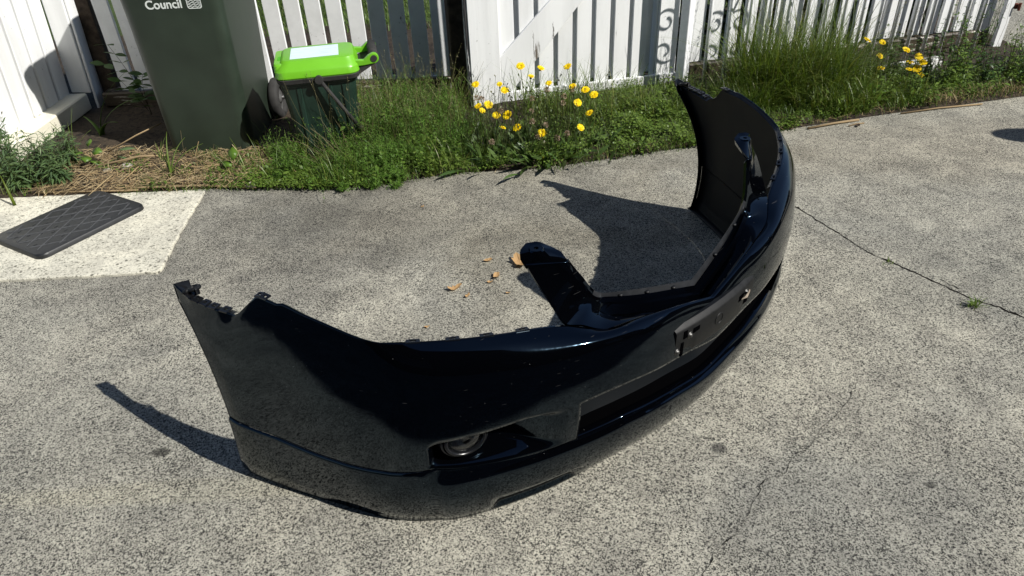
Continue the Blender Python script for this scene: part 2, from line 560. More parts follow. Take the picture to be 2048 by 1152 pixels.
def glossy_black():
    m, n, l, p = new_mat('gloss_black_car_paint')
    p.inputs['Base Color'].default_value = (0.0005, 0.0006, 0.0010, 1)
    p.inputs['Specular IOR Level'].default_value = 0.48
    p.inputs['Specular Tint'].default_value = (0.42, 0.68, 0.95, 1)      # reflection tint: sky blue kept, warm ground reflections darkened
    tc = n.new('ShaderNodeTexCoord')
    # dust specks, faint scratches
    sp = n.new('ShaderNodeTexVoronoi')
    sp.inputs['Scale'].default_value = 95.0
    l.new(tc.outputs['Object'], sp.inputs['Vector'])
    rs = ramp(n, [(0.030, (1, 1, 1)), (0.055, (0, 0, 0))])
    l.new(sp.outputs['Distance'], rs.inputs['Fac'])
    se = n.new('ShaderNodeSeparateColor')
    l.new(sp.outputs['Color'], se.inputs['Color'])
    gt = n.new('ShaderNodeMath'); gt.operation = 'GREATER_THAN'; gt.inputs[1].default_value = 0.80
    l.new(se.outputs[1], gt.inputs[0])
    mu = n.new('ShaderNodeMath'); mu.operation = 'MULTIPLY'
    l.new(gt.outputs[0], mu.inputs[0]); l.new(rs.outputs['Color'], mu.inputs[1])
    mp = n.new('ShaderNodeMapping')
    mp.inputs['Scale'].default_value = (6, 30, 160)
    mp.inputs['Rotation'].default_value = (0.2, 0.1, 0.5)
    l.new(tc.outputs['Object'], mp.inputs['Vector'])
    scn = noise(n, l, mp.outputs['Vector'], 2.0, 2.0, 0.5)
    rsc = ramp(n, [(0.735, (0, 0, 0)), (0.75, (1, 1, 1))])
    l.new(scn.outputs['Fac'], rsc.inputs['Fac'])
    mx = n.new('ShaderNodeMath'); mx.operation = 'MULTIPLY_ADD'; mx.inputs[1].default_value = 0.10
    l.new(rsc.outputs['Color'], mx.inputs[0]); l.new(mu.outputs[0], mx.inputs[2])
    col = mixc(n, l, (0.0005, 0.0006, 0.0010), (0.22, 0.22, 0.21), mx.outputs[0])
    l.new(col, p.inputs['Base Color'])
    du = noise(n, l, tc.outputs['Object'], 7.0, 6.0, 0.7)
    rd = n.new('ShaderNodeMapRange')
    rd.inputs['To Min'].default_value = 0.010; rd.inputs['To Max'].default_value = 0.07
    l.new(du.outputs['Fac'], rd.inputs['Value'])
    ro = n.new('ShaderNodeMath'); ro.operation = 'MULTIPLY_ADD'; ro.inputs[1].default_value = 0.8
    l.new(mu.outputs[0], ro.inputs[0]); l.new(rd.outputs['Result'], ro.inputs[2])
    l.new(ro.outputs[0], p.inputs['Roughness'])
    # slight orange peel
    op = noise(n, l, tc.outputs['Object'], 38.0, 2.0, 0.5)
    bp = n.new('ShaderNodeBump')
    bp.inputs['Strength'].default_value = 0.035
    bp.inputs['Distance'].default_value = 0.004
    l.new(op.outputs['Fac'], bp.inputs['Height'])
    l.new(bp.outputs['Normal'], p.inputs['Normal'])
    return m

M_PAINT = glossy_black()
M_PLASTIC = plain('matt_black_plastic', (0.0028, 0.0031, 0.0038), 0.55, 0.35, vary=0.4, vscale=15)
M_RAILTRIM = plain('grey_rail_plastic', (0.011, 0.012, 0.014), 0.36, 0.5, vary=0.3, vscale=40)
M_TRIM = plain('satin_black_plastic', (0.006, 0.0065, 0.0075), 0.24, 0.45, vary=0.3, vscale=25)
M_HOLDER = plain('grey_black_plate_plastic', (0.005, 0.0053, 0.0058), 0.5, 0.25, vary=0.35, vscale=45, bump=0.15)
M_VOID = plain('dull_black_backing', (0.0012, 0.0012, 0.0015), 1.0, 0.0)
M_TRAY = plain('grey_intake_plastic', (0.0035, 0.0045, 0.0055), 0.30, 0.4)
M_STEEL = plain('zinc_bolt', (0.12, 0.118, 0.115), 0.5, 0.5, metal=1.0)
M_TORN = plain('torn_bare_plastic', (0.35, 0.29, 0.23), 0.7, 0.3, vary=0.4, vscale=60)
M_CHROME = plain('lamp_reflector', (0.34, 0.35, 0.36), 0.22, 0.5, metal=1.0)
M_LENS, _n, _l, _p = new_mat('clear_lamp_lens')
_p.inputs['Base Color'].default_value = (0.95, 0.96, 0.97, 1)
_p.inputs['Roughness'].default_value = 0.06
_p.inputs['Transmission Weight'].default_value = 1.0
_p.inputs['IOR'].default_value = 1.45

# ------------------------------------------------------------------ ground
def quad_sheet(name, pts, z, mat, label, sub=1, mound=None):
    mb = MB()
    mb.add([(x, y, z) for x, y in pts], [tuple(range(len(pts)))])
    return tag(mb.build(name, mat), label, None, None, 'structure')

# concrete driveway out to the horizon
quad_sheet('driveway', [(-150, -150), (150, -150), (150, 150), (-150, 150)], 0.0, M_CONC, 'grey weathered exposed-aggregate concrete driveway')

EDGE = [(-6.0, 2.66), (-2.6, 2.67), (-2.09, 2.68), (-1.6, 2.685), (-1.21, 2.69), (-1.04, 2.67), (-0.85, 2.655), (-0.76, 2.64), (-0.5, 2.655), (-0.35, 2.70),
        (-0.17, 2.735), (0.1, 2.735), (0.3, 2.77), (0.55, 2.83), (0.85, 2.90), (1.10, 2.975), (1.34, 3.045), (1.6, 3.11), (1.86, 3.17), (2.2, 3.23), (2.52, 3.30), (3.2, 3.44)]
def edge_y(x):
    return np.interp(x, [e[0] for e in EDGE], [e[1] for e in EDGE])
# soil bed between the concrete and beyond the fence: gently uneven
def soil():
    xs = np.linspace(-6.0, 2.96, 150); fr = np.linspace(0, 1, 46)
    V = []; 
    for x in xs:
        y0 = edge_y(x)
        y1 = 5.2
        for k, f in enumerate(fr):
            y = y0 + (y1 - y0) * f ** 1.4
            z = 0.004 + (0.0 if k == 0 else 0.012 * min(1, k / 3) + 0.010 * math.sin(x * 9.1 + y * 4) * math.sin(y * 11 + x * 2) + rng.uniform(-.004, .006))
            if x > 2.6: z = 0.004 + (z - .004) * max(0, (2.96 - x) / .36)
            V.append((x, y, max(z, 0.004)))
    n, k = len(xs), len(fr)
    Q = [(i * k + j, (i + 1) * k + j, (i + 1) * k + j + 1, i * k + j + 1) for i in range(n - 1) for j in range(k - 1)]
    o = fast_mesh('garden_soil', V, Q, M_SOIL)
    return tag(o, 'brown soil strip between the concrete and the white fence', None, None, 'structure')
soil()
# pale concrete pad round the meter box
pad = MB()
def ragged(poly, step=.03, j=.0028):
    r = random.Random(4); out = []
    for a, b in zip(poly, poly[1:] + poly[:1]):
        k = max(1, int(math.dist(a, b) / step))
        for i in range(k):
            t = i / k
            out.append((a[0] + (b[0] - a[0]) * t + r.uniform(-j, j), a[1] + (b[1] - a[1]) * t + r.uniform(-j, j)))
    return out
PAD = [(-3.4, 2.055), (-1.73, 2.038), (-1.45, 2.041), (-1.20, 2.046), (-1.19, 2.055), (-1.218, 2.30), (-1.24, 2.655), (-1.248, 2.668), (-1.5, 2.672), (-1.744, 2.676), (-2.095, 2.678), (-3.4, 2.69)]
pad.prism(ragged(PAD), -0.02, 0.010)
o = pad.build('concrete_pad', M_PAD)
bevel(o, 0.004, 2)
tag(o, 'pale cream concrete pad set round the black meter box lid', None, None, 'structure')

def crack(name, pts, w, label, branch=None, seed=1):
    r = random.Random(seed)
    mb = MB()
    fine = []
    for (a, b) in zip(pts[:-1], pts[1:]):
        k = max(3, int(math.dist(a, b) / 0.012))
        for i in range(k):
            t = i / k
            fine.append((a[0] + (b[0] - a[0]) * t + r.uniform(-.0035, .0035), a[1] + (b[1] - a[1]) * t + r.uniform(-.0035, .0035)))
    fine.append(pts[-1])
    vs = []; fs = []
    for i, p in enumerate(fine):
        q0 = fine[max(0, i - 1)]; q1 = fine[min(len(fine) - 1, i + 1)]
        dx, dy = q1[0] - q0[0], q1[1] - q0[1]
        L = math.hypot(dx, dy) or 1
        ww = w * (0.25 + 0.9 * r.random() + (1.3 if r.random() < .05 else 0)) * .5
        nx, ny = -dy / L * ww, dx / L * ww
        vs += [(p[0] + nx, p[1] + ny, 0.0012), (p[0] - nx, p[1] - ny, 0.0012)]
        if i: fs.append((2 * i - 2, 2 * i - 1, 2 * i + 1, 2 * i))
    mb.add(vs, fs)
    return tag(mb.build(name, M_CRACK), label, None, None, 'structure')
crack('concrete_crack', [(1.055, 2.322), (1.119, 2.154), (1.181, 1.974), (1.237, 1.898), (1.291, 1.815), (1.330, 1.756), (1.375, 1.687), (1.425, 1.645), (1.460, 1.589), (1.6, 1.42)], 0.0062,
      'long dark crack across the concrete right of the bumper', seed=2)
crack('concrete_crack', [(0.884, 1.357), (0.819, 1.278), (0.76, 1.225), (0.716, 1.190), (0.673, 1.137), (0.63, 1.12), (0.598, 1.074), (0.539, 1.049), (0.49, 0.977), (0.44, 0.917), (0.39, 0.883), (0.353, 0.828), (0.30, 0.74)], 0.0012,
      'fine crack in the concrete near the bottom right foreground', seed=3)
crack('concrete_crack', [(1.330, 1.80), (1.345, 1.77), (1.36, 1.745)], 0.004, 'short side crack beside the long crack', seed=5)

# far lawn seen through the pickets
lawn = MB(); lawn.add([(-6, 5.2, 0.006), (2.9, 5.2, 0.006), (2.9, 16, 0.006), (-6, 16, 0.006)], [(0, 1, 2, 3)])
M_LAWN = concrete('lawn_base', (0.05, 0.075, 0.018), (0.02, 0.03, 0.008), 40, (0.35, 0.6), (0.7, 1.1))
tag(lawn.build('lawn', M_LAWN), 'green lawn beyond the picket fence', None, None, 'structure')
# ------------------------------------------------------------------ the car bumper
# local axes: x across the car (towards the near end), y forward, z up; symmetric about x = 0
F0 = 0.95
BX = Matrix.Translation((0.87004 - 0.65957835 * F0, 0.763481 + 0.75163581 * F0, 0.0)) @ Matrix.Rotation(math.radians(-138.732276), 4, 'Z')
bumper = thing('car_bumper', BX.translation, 'glossy black car front bumper lying upright on the concrete', 'bumper', math.radians(-138.732276))

RA = np.array([(0,-.662,.368),(.11,-.668,.397),(.20,-.686,.408),(.293,-.712,.413),(.375,-.758,.441),(.49,-.800,.461),(.575,-.841,.473),(.65,-.892,.481),(.695,-.935,.488),(.743,-1.039,.510),(.782,-1.161,.518),(.843,-1.281,.462),(.868,-1.398,.475)])
RB = np.array([(0,-.648,.360),(.11,-.655,.385),(.21,-.663,.402),(.315,-.686,.415),(.425,-.722,.421),(.51,-.760,.430),(.60,-.812,.441),(.662,-.868,.453),(.705,-.94,.468),(.752,-1.04,.478),(.797,-1.155,.474),(.851,-1.285,.42),(.872,-1.385,.44)])
RM = np.array([(0,-.650,.21),(.11,-.654,.22),(.21,-.662,.225),(.318,-.684,.23),(.43,-.720,.235),(.518,-.755,.24),(.615,-.807,.245),(.684,-.866,.25),(.732,-.943,.25),(.779,-1.04,.25),(.827,-1.155,.25),(.866,-1.245,.25),(.877,-1.283,.25)])
RF = np.array([(0,-.698,.0),(.11,-.703,.0),(.20,-.717,.0),(.30,-.734,.0),(.41,-.758,.0),(.50,-.788,.0),(.595,-.830,.0),(.666,-.881,.0),(.717,-.94,.002),(.764,-1.026,.005),(.824,-1.142,.009),(.872,-1.248,.013),(.885,-1.292,.016)])
for _r in (RA, RB, RM, RF):
    _r[:, 1] += F0
for _i in range(13):                      # the face swells forward and outward below the crease
    _w = 0.013 * (1 - 0.075 * _i)
    _e = max(0.0, min(1.0, (_i - 3) / 6.0))
    RM[_i, 0] += _w * _e * .8; RM[_i, 1] += _w * (1 - _e * .8)

def crom(P, t):
    n = len(P)
    # the upper rows meet in a soft V on the centre line, the lower ones run straight across
    first = 2 * P[0] - P[1] if P[0][2] > 0.3 else P[1] * [-1, 1, 1]
    Q = np.vstack([first, P, 2 * P[-1] - P[-2]])
    i = int(min(max(math.floor(t), 0), n - 2)); x = t - i
    p0, p1, p2, p3 = Q[i], Q[i + 1], Q[i + 2], Q[i + 3]
    return .5 * ((2 * p1) + (-p0 + p2) * x + (2 * p0 - 5 * p1 + 4 * p2 - p3) * x * x + (-p0 + 3 * p1 - 3 * p2 + p3) * x ** 3)

def crom_notch(t):
    """top edge: smooth to the notch, then the straight-sided dip and the rear tip"""
    key = [(9.0, RA[9]), (9.6, np.array((.770, RA[9][1] - .075, .5165))), (10.0, RA[10]), (10.06, np.array((.785, -1.168 + F0, .516))),
           (10.50, np.array((.812, -1.208 + F0, .470))), (10.62, np.array((.817, -1.222 + F0, .460))), (11.0, RA[11]), (11.5, np.array((.860, -1.335 + F0, .463))), (12.0, RA[12])]
    if t <= 9.6:
        return crom(RA, t)
    for (a, pa), (b, pb) in zip(key[:-1], key[1:]):
        if a <= t <= b:
            return pa + (pb - pa) * ((t - a) / (b - a))
    return key[-1][1]

def bsurf(t, v):
    """v 0 top edge, 1 crease, 2 middle, 3 ground edge"""
    sg = -1.0 if t < 0 else 1.0
    t = abs(t)
    b = crom(RB, t)
    if v < 1:
        a = crom_notch(t)
        p = a * (1 - v) + b * v
        # the shoulder is slightly crowned
        p = p + np.array((0, 0, 0.004 * math.sin(math.pi * v) * max(0.0, 1 - t / 10)))
    else:
        m = crom(RM, t); f = crom(RF, t)
        w = (v - 1) / 2
        p = b * (1 - w) * (1 - 2 * w) + m * 4 * w * (1 - w) + f * w * (2 * w - 1)
    return p * np.array((sg, 1, 1))

_TD = [(0,1.66),(1.35,1.66),(2.5,1.67),(3.13,1.70),(3.6,1.75),(4.7,1.75),(5.4,1.82),(6.06,1.875),(6.35,1.90),(6.6,1.96),(12,1.96)]
_TE = [(0,2.31),(1,2.28),(2.5,2.23),(3.4,2.27),(4,2.30),(5.2,2.27),(6,2.24),(6.45,2.22),(6.8,2.27),(7.45,2.31),(8.5,2.34),(9.2,2.33),(10,2.29),(10.9,2.30),(12,2.28)]
_TE2 = [(0,2.35),(2.5,2.30),(3.4,2.35),(4.2,2.37),(5.1,2.385),(6.15,2.42),(6.45,2.40),(6.6,2.33),(6.9,2.30),(7.45,2.335),(8.5,2.365),(9.2,2.355),(10,2.315),(10.9,2.325),(12,2.305)]
def tab(T, t):
    return float(np.interp(abs(t), [q[0] for q in T], [q[1] for q in T]))
T_IN = 3.55          # half width of the centre intake
def bnorm(t, v):
    e = 0.02
    t0, t1 = max(-12, t - e), min(12, t + e)
    du = bsurf(t1, v) - bsurf(t0, v)
    v0, v1 = max(1.0001, v - e), min(3, v + e)
    dv = bsurf(t, v1) - bsurf(t, v0)
    n = np.cross(du, dv); n /= (np.linalg.norm(n) + 1e-12)
    if n[1] < 0 and abs(t) < 8: n = -n
    if abs(t) >= 8 and n[0] * t < 0: n = -n
    return n

def sstep(a, b, x):
    x = min(1.0, max(0.0, (x - a) / (b - a)))
    return x * x * (3 - 2 * x)

half = list(np.linspace(0, T_IN, 44)) + list(np.linspace(T_IN, 6.1, 46))[1:] + list(np.linspace(6.1, 7.0, 28))[1:] + list(np.linspace(7.0, 10, 40))[1:] + [10.06, 10.2, 10.35, 10.5, 10.56, 10.62, 10.7, 10.85] + list(np.linspace(11, 12, 14))
TC = sorted(set([-x for x in half] + half))
i_in = [i for i, t in enumerate(TC) if abs(t) <= T_IN + 1e-6]

def smooth_rows(G, lo, hi, it=3):
    for _ in range(it):
        H = G.copy()
        H[:, lo:hi] = 0.25 * G[:, lo - 1:hi - 1] + 0.5 * G[:, lo:hi] + 0.25 * G[:, lo + 1:hi + 1]
        G = H
    return G

def make_cover():
    na, nb, ne = 10, 22, 22
    rows = []
    for t in TC:
        vD, vE = tab(_TD, t), tab(_TE, t)
        col = [bsurf(t, v) for v in np.linspace(0, 1, na + 1)]
        col += [bsurf(t, v) for v in np.linspace(1, vD, nb + 1)[1:]]
        base = len(col)
        at = abs(t)
        for k in range(1, ne + 1):
            w = k / ne
            v = vD + (vE - vD) * w
            p = bsurf(t, v)
            if T_IN - .05 <= at <= 6.62:
                depth = 0.058 * sstep(3.7, 5.35, at) * (1 - sstep(6.32, 6.60, at))
                prof = sstep(0.0, 0.14, w) * (1 - sstep(0.80, 1.0, w))
                p = p - bnorm(t, v) * depth * prof
            col.append(p)
        rows.append(col)
    G = np.array(rows)
    G = smooth_rows(G, na - 4, na + 13, 22)
    n, k = G.shape[:2]
    faces = []
    rD = na + nb
    for i in range(n - 1):
        mid = 0.5 * (TC[i] + TC[i + 1])
        for j in range(k - 1):
            if abs(mid) < T_IN and j >= rD:
                continue
            faces.append((i * k + j, (i + 1) * k + j, (i + 1) * k + j + 1, i * k + j + 1))
    mb = MB(); mb.add(G.reshape(-1, 3), faces)
    o = mb.build('bumper_cover', [M_PAINT, M_PLASTIC], bumper, True)
    import bmesh
    bm = bmesh.new(); bm.from_mesh(o.data)
    bmesh.ops.delete(bm, geom=[v for v in bm.verts if not v.link_faces], context='VERTS')
    bm.faces.ensure_lookup_table()
    # outward = forward at the middle
    f = min(bm.faces, key=lambda q: (abs(q.calc_center_median().x - .45) + abs(q.calc_center_median().z - .33)))
    if f.normal.y < 0:
        bmesh.ops.reverse_faces(bm, faces=bm.faces)
    bm.to_mesh(o.data); bm.free()
    s = o.modifiers.new('shell', 'SOLIDIFY')
    s.thickness = 0.0032; s.offset = -1; s.material_offset = 1; s.material_offset_rim = 0
    s.use_rim = True
    return o
make_cover()

def make_lip():
    rows = []
    nw = 34
    for t in TC:
        at = abs(t)
        vE, vE2 = tab(_TE, t), tab(_TE2, t)
        opening = 1 - sstep(6.30, 6.62, at)
        col = []
        n = bnorm(t, vE)
        for oo_ in (-.024, -.016, -.009):              # floor running out of the recess
            col.append(bsurf(t, vE) + n * (oo_ * opening + .0003 * (1 - opening)))
        ws = [0, .08, .2, .4, .6, .75, .88, .96, 1.0]
        for w in ws:                                   # hollow ledge of the lip
            v = vE + (vE2 - vE) * w
            n = bnorm(t, v)
            o0 = -0.0050 * opening + 0.0005 * (1 - opening)
            o1 = 0.0085 * opening + 0.0045 * (1 - opening)
            col.append(bsurf(t, v) + n * (o0 + (o1 - o0) * (w ** (1.7 * opening + .7 * (1 - opening)))))
        for k in range(1, nw + 1):
            w = k / nw
            v = vE2 + (3 - vE2) * w
            n = bnorm(t, v)
            o1 = 0.0085 * opening + 0.0045 * (1 - opening)
            b = o1 + 0.008 * math.sin(math.pi * min(1, w * 1.1)) * (1 - sstep(7.5, 9.5, at)) - 0.004 * sstep(.75, 1, w)
            slot = sstep(3.35, 3.6, at) * (1 - sstep(5.2, 5.5, at)) * sstep(0.50, 0.60, w) * (1 - sstep(0.86, 0.93, w))
            b -= 0.012 * slot
            p = bsurf(t, v) + n * b
            p[2] = max(p[2], 0.0035)
            col.append(p)
        p = col[-1].copy(); n = bnorm(t, 2.9)
        for dn in (0.006, 0.028):
            q = p - np.array((n[0], n[1], 0)) * dn
            q[2] = max(0.0035, p[2] - 0.001)
            col.append(q)
        rows.append(col)
    G = np.array(rows)
    G = smooth_rows(G, 2, 14, 2)
    n, k = G.shape[:2]
    faces = [(i * k + j, (i + 1) * k + j, (i + 1) * k + j + 1, i * k + j + 1) for i in range(n - 1) for j in range(k - 1)]
    mb = MB(); mb.add(G.reshape(-1, 3), faces)
    o = mb.build('front_lip', [M_PAINT, M_PLASTIC], bumper, True)
    import bmesh
    bm = bmesh.new(); bm.from_mesh(o.data); bm.faces.ensure_lookup_table()
    f = min(bm.faces, key=lambda q: (abs(q.calc_center_median().x - .3) + abs(q.calc_center_median().z - .1)))
    if f.normal.y < 0: bmesh.ops.reverse_faces(bm, faces=bm.faces)
    bm.to_mesh(o.data); bm.free()
    s = o.modifiers.new('shell', 'SOLIDIFY')
    s.thickness = 0.003; s.offset = -1; s.material_offset = 1; s.material_offset_rim = 0
    return o
make_lip()

# wheel-arch flange: flares back from each end of the cover
for sg in (1, -1):
    rows = []
    for v in [0] + list(np.linspace(1, 3, 30)):
        p = bsurf(sg * 12, v); q = bsurf(sg * 11.3, v)
        d = p - q; d[2] = 0; d /= np.linalg.norm(d)
        inn = np.array((-sg, 0.05, 0.0))
        rows.append([p, p + d * .001 + inn * .004 + np.array((0, 0, 0)), p + inn * .016 - d * .001, p + inn * .030 + d * -.006])
    k = 4
    mb = MB()
    mb.add([q for r in rows for q in r], [(i * k + j, i * k + j + 1, (i + 1) * k + j + 1, (i + 1) * k + j) for i in range(len(rows) - 1) for j in range(k - 1)])
    o = mb.build('arch_flange', M_TRIM, bumper, True); recalc(o)
    s = o.modifiers.new('shell', 'SOLIDIFY'); s.thickness = 0.0025; s.offset = 0

# centre intake: upright black panel and a glossy tray behind the opening
def intake():
    ts = np.linspace(-T_IN - .25, T_IN + .25, 60)
    mbp = MB(); mbl = MB(); mbr = MB()
    pan = []; led = []; ret = []
    for t in ts:
        ft = min(1, max(0, (abs(t) - 2.8) / .9))
        vE, vD = tab(_TE, t), tab(_TD, t)
        e = bsurf(t, vE + .06); d = bsurf(t, vD)
        top = d[2] - 0.076
        pan.append([e + np.array((0, -.018, -.012)), np.array((e[0], e[1] - .020, top))])
        led.append([np.array((e[0], e[1] - .020, top)), np.array((e[0] * .985, e[1] - .050, top + .012)), np.array((e[0] * .96, e[1] - .15, top + .044))])
        ret.append([d + np.array((0, -.003, -.001)), d + np.array((0, -.010, .006)), d + np.array((0, -.014, .03))])
    for rows, mb in ((pan, mbp), (led, mbl), (ret, mbr)):
        k = len(rows[0])
        mb.add([q for r in rows for q in r], [(i * k + j, (i + 1) * k + j, (i + 1) * k + j + 1, i * k + j + 1) for i in range(len(rows) - 1) for j in range(k - 1)])
    recalc(mbp.build('intake_panel', M_VOID, bumper, True))
    o = recalc(mbl.build('intake_tray', M_TRAY, bumper, True))
    recalc(mbr.build('intake_return', M_PLASTIC, bumper, True))
    # short cheeks closing the ends of the opening
    for sg in (1, -1):
        vs = []
        for w in np.linspace(0, 1, 8):
            v = tab(_TD, T_IN) + (tab(_TE, T_IN) - tab(_TD, T_IN)) * w
            p = bsurf(sg * T_IN, v)
            vs += [p, p + np.array((-sg * .002, -.006, 0)), p + np.array((-sg * .004, -.045, 0))]
        mb = MB(); mb.add(vs, [(i * 3 + j, i * 3 + j + 1, i * 3 + j + 4, i * 3 + j + 3) for i in range(7) for j in range(2)])
        recalc(mb.build('intake_cheek', M_PAINT, bumper, True))
intake()

# upper grille surround with its two headlamp brackets
def dense(P, m=10):
    P = np.array(P, float)
    out = []
    n = len(P)
    Q = np.vstack([2 * P[0] - P[1], P, 2 * P[-1] - P[-2]])
    for i in range(n - 1):
        for x in np.arange(m) / m:
            p0, p1, p2, p3 = Q[i], Q[i + 1], Q[i + 2], Q[i + 3]
            out.append(.5 * ((2 * p1) + (-p0 + p2) * x + (2 * p0 - 5 * p1 + 4 * p2 - p3) * x * x + (-p0 + 3 * p1 - 3 * p2 + p3) * x ** 3))
    out.append(P[-1])
    return np.array(out)
G0 = dense([(0,-.663,.3675),(.08,-.667,.388),(.16,-.679,.4035),(.225,-.694,.4095),(.293,-.7125,.4125),(.333,-.736,.431),(.362,-.756,.441),(.371,-.778,.474),(.381,-.805,.515),(.3865,-.835,.553)])
G1 = dense([(0,-.694,.354),(.07,-.706,.374),(.14,-.718,.393),(.20,-.735,.410),(.25,-.750,.430),(.275,-.757,.445),(.290,-.765,.465),(.302,-.775,.492),(.313,-.786,.52),(.322,-.793,.546)])
G2 = dense([(0,-.714,.385),(.07,-.724,.403),(.14,-.735,.422),(.20,-.746,.439),(.24,-.755,.450),(.262,-.762,.459),(.277,-.769,.476),(.289,-.778,.50),(.301,-.788,.522),(.312,-.798,.546)])
for _g in (G0, G1, G2):
    _g[:, 1] += F0
def surround():
    rows = []
    n = len(G0)
    for i in range(n):
        a, b, c = G0[i], G1[i], G2[i]
        s = i / (n - 1)
        rail = 1 - sstep(.40, .58, s)
        step = a * .2 + b * .8 + np.array((0, -.004, -.017)) * rail
        r1 = b + np.array((0, .002, .002)) * rail
        v1 = b * .70 + c * .30 + np.array((0, .0, -.011)) * rail
        r2 = b * .45 + c * .55 + np.array((0, 0, .003)) * rail
        v2 = b * .30 + c * .70 + np.array((0, 0, -.004)) * rail
        dn = c + np.array((0, -.004, -.012)); dn2 = c + np.array((.004 * (1 - rail), .006 * rail - .004, -.040 * rail - .012))
        mid = a * .6 + b * .4 + np.array((0, -.002, -.004)) * rail
        rows.append([a + np.array((0, -.002, -.004)), a, mid, step, r1, v1, r2, v2, c, dn, dn2])
    R = np.array(rows)
    Rm = R[1:][::-1] * np.array((-1, 1, 1))
    A = np.concatenate([Rm, R])
    n, k = A.shape[:2]
    mb = MB()
    mb.add(A.reshape(-1, 3), [(i * k + j, (i + 1) * k + j, (i + 1) * k + j + 1, i * k + j + 1) for i in range(n - 1) for j in range(k - 1)])
    mb.mi = [1 if (q % (k - 1)) >= 6 and abs(i_ - n / 2) < n * .30 else 0 for i_ in range(n - 1) for q in range(k - 1)]
    o = mb.build('grille_surround', [M_PAINT, M_RAILTRIM], bumper, True)
    smooth_by_angle(o, 40)
    s = o.modifiers.new('shell', 'SOLIDIFY'); s.thickness = 0.003; s.offset = 0
    # small push-fit holes / bosses along the rail
    for l0 in (-.20, -.10, 0.06, .14, .21):
        j = int(np.argmin(np.abs(G2[:40, 0] - abs(l0))))
        c = (G2[j] * .72 + G1[j] * .28) * np.array((1 if l0 > 0 else -1, 1, 1))
        mb = MB(); mb.lathe([(.0001, .0), (.006, .0), (.0055, .003), (.0001, .0035)], 10, Matrix.Translation(Vector(c) + Vector((0, 0, .001))))
        mb.build('rail_clip', M_PLASTIC, bumper, True)
surround()

# bracket tabs with a bolt hole at the top of each arm
for sg in (1, -1):
    out = [(.3875,-.8365,.5535),(.394,-.842,.570),(.388,-.850,.5755),(.364,-.858,.578),(.337,-.853,.573),(.317,-.815,.560),(.311,-.797,.5475),(.322,-.792,.545)]
    out = [(x * sg, y + F0, z) for x, y, z in out]
    cx = np.mean([o_[0] for o_ in out]); cy = np.mean([o_[1] for o_ in out])
    hole_c = np.array((.358 * sg, -.836 + F0, .5705))
    N = 24
    def ring(rad, dz):
        return [tuple(hole_c + np.array((rad * math.cos(2 * math.pi * i / N), rad * math.sin(2 * math.pi * i / N), dz))) for i in range(N)]
    # outer outline resampled by angle about the hole
    oo = []
    for i in range(N):
        a = 2 * math.pi * i / N; d = np.array((math.cos(a), math.sin(a))); best = None
        for p, q in zip(out, out[1:] + out[:1]):
            e = np.array(q[:2]) - np.array(p[:2]); w = np.array(p[:2]) - hole_c[:2]
            den = d[0] * e[1] - d[1] * e[0]
            if abs(den) < 1e-9: continue
            s_ = (w[0] * e[1] - w[1] * e[0]) / den; u_ = (w[0] * d[1] - w[1] * d[0]) / den
            if s_ > 0 and -1e-6 <= u_ <= 1 + 1e-6 and (best is None or s_ > best[0]):
                best = (s_, np.array(p) + (np.array(q) - np.array(p)) * u_)
        oo.append(tuple(best[1]) if best is not None else tuple(hole_c + np.array((.02 * d[0], .02 * d[1], 0))))
    mb = MB()
    r0 = oo; r1 = ring(.0145, 0.0005); r2 = ring(.0125, 0.0035); r3 = ring(.0055, 0.0035); r4 = ring(.0055, -.006)
    drop = [(x + .002 * sg, y + .002, z - .010) for x, y, z in oo]
    rr = [drop, r0, r1, r2, r3, r4]
    vs = [q for r in rr for q in r]
    mb.add(vs, [(i * N + j, i * N + (j + 1) % N, (i + 1) * N + (j + 1) % N, (i + 1) * N + j) for i in range(5) for j in range(N)])
    o = mb.build('bracket_tab', M_PAINT, bumper, True); smooth_by_angle(o, 30)
    s = o.modifiers.new('shell', 'SOLIDIFY'); s.thickness = 0.002; s.offset = 0

# clip tabs along both headlamp edges and both wing edges
def clip(t, w, up, inn, name='clip_tab'):
    sg = 1 if t > 0 else -1
    a = bsurf(t - .01 * sg, 0.0); b = bsurf(t + .01 * sg, 0.0); p = bsurf(t, 0.0)
    d = (b - a); d[2] *= .6; d /= np.linalg.norm(d)
    back = np.cross(np.array((0, 0, 1.0)), d); back[2] = 0; back /= np.linalg.norm(back)
    if back.dot(np.array((-p[0], -p[1] - .3, 0))) < 0: back = -back
    z = np.array((0, 0, 1.0))
    def P(u, q, h): return p + d * u + back * q + z * h
    mb = MB()
    o_ = [(-w, 0), (w, 0), (w * .92, inn), (-w * .92, inn)]; i_ = [(-w * .45, inn * .3), (w * .45, inn * .3), (w * .45, inn * .72), (-w * .45, inn * .72)]
    vs = []
    for h in (-.002, .001):
        for (u, q) in o_: vs.append(P(u, q - .002, h + up * q / inn))
        for (u, q) in i_: vs.append(P(u, q - .002, h + up * q / inn))
    fs = []
    for k in range(4):
        k2 = (k + 1) % 4
        fs += [(k, k2, k2 + 4, k + 4), (k + 8, k + 12, k2 + 12, k2 + 8), (k, k + 8, k2 + 8, k2), (k + 4, k2 + 4, k2 + 12, k + 12)]
    mb.add(vs, fs)
    recalc(mb.build(name, M_TRIM, bumper))
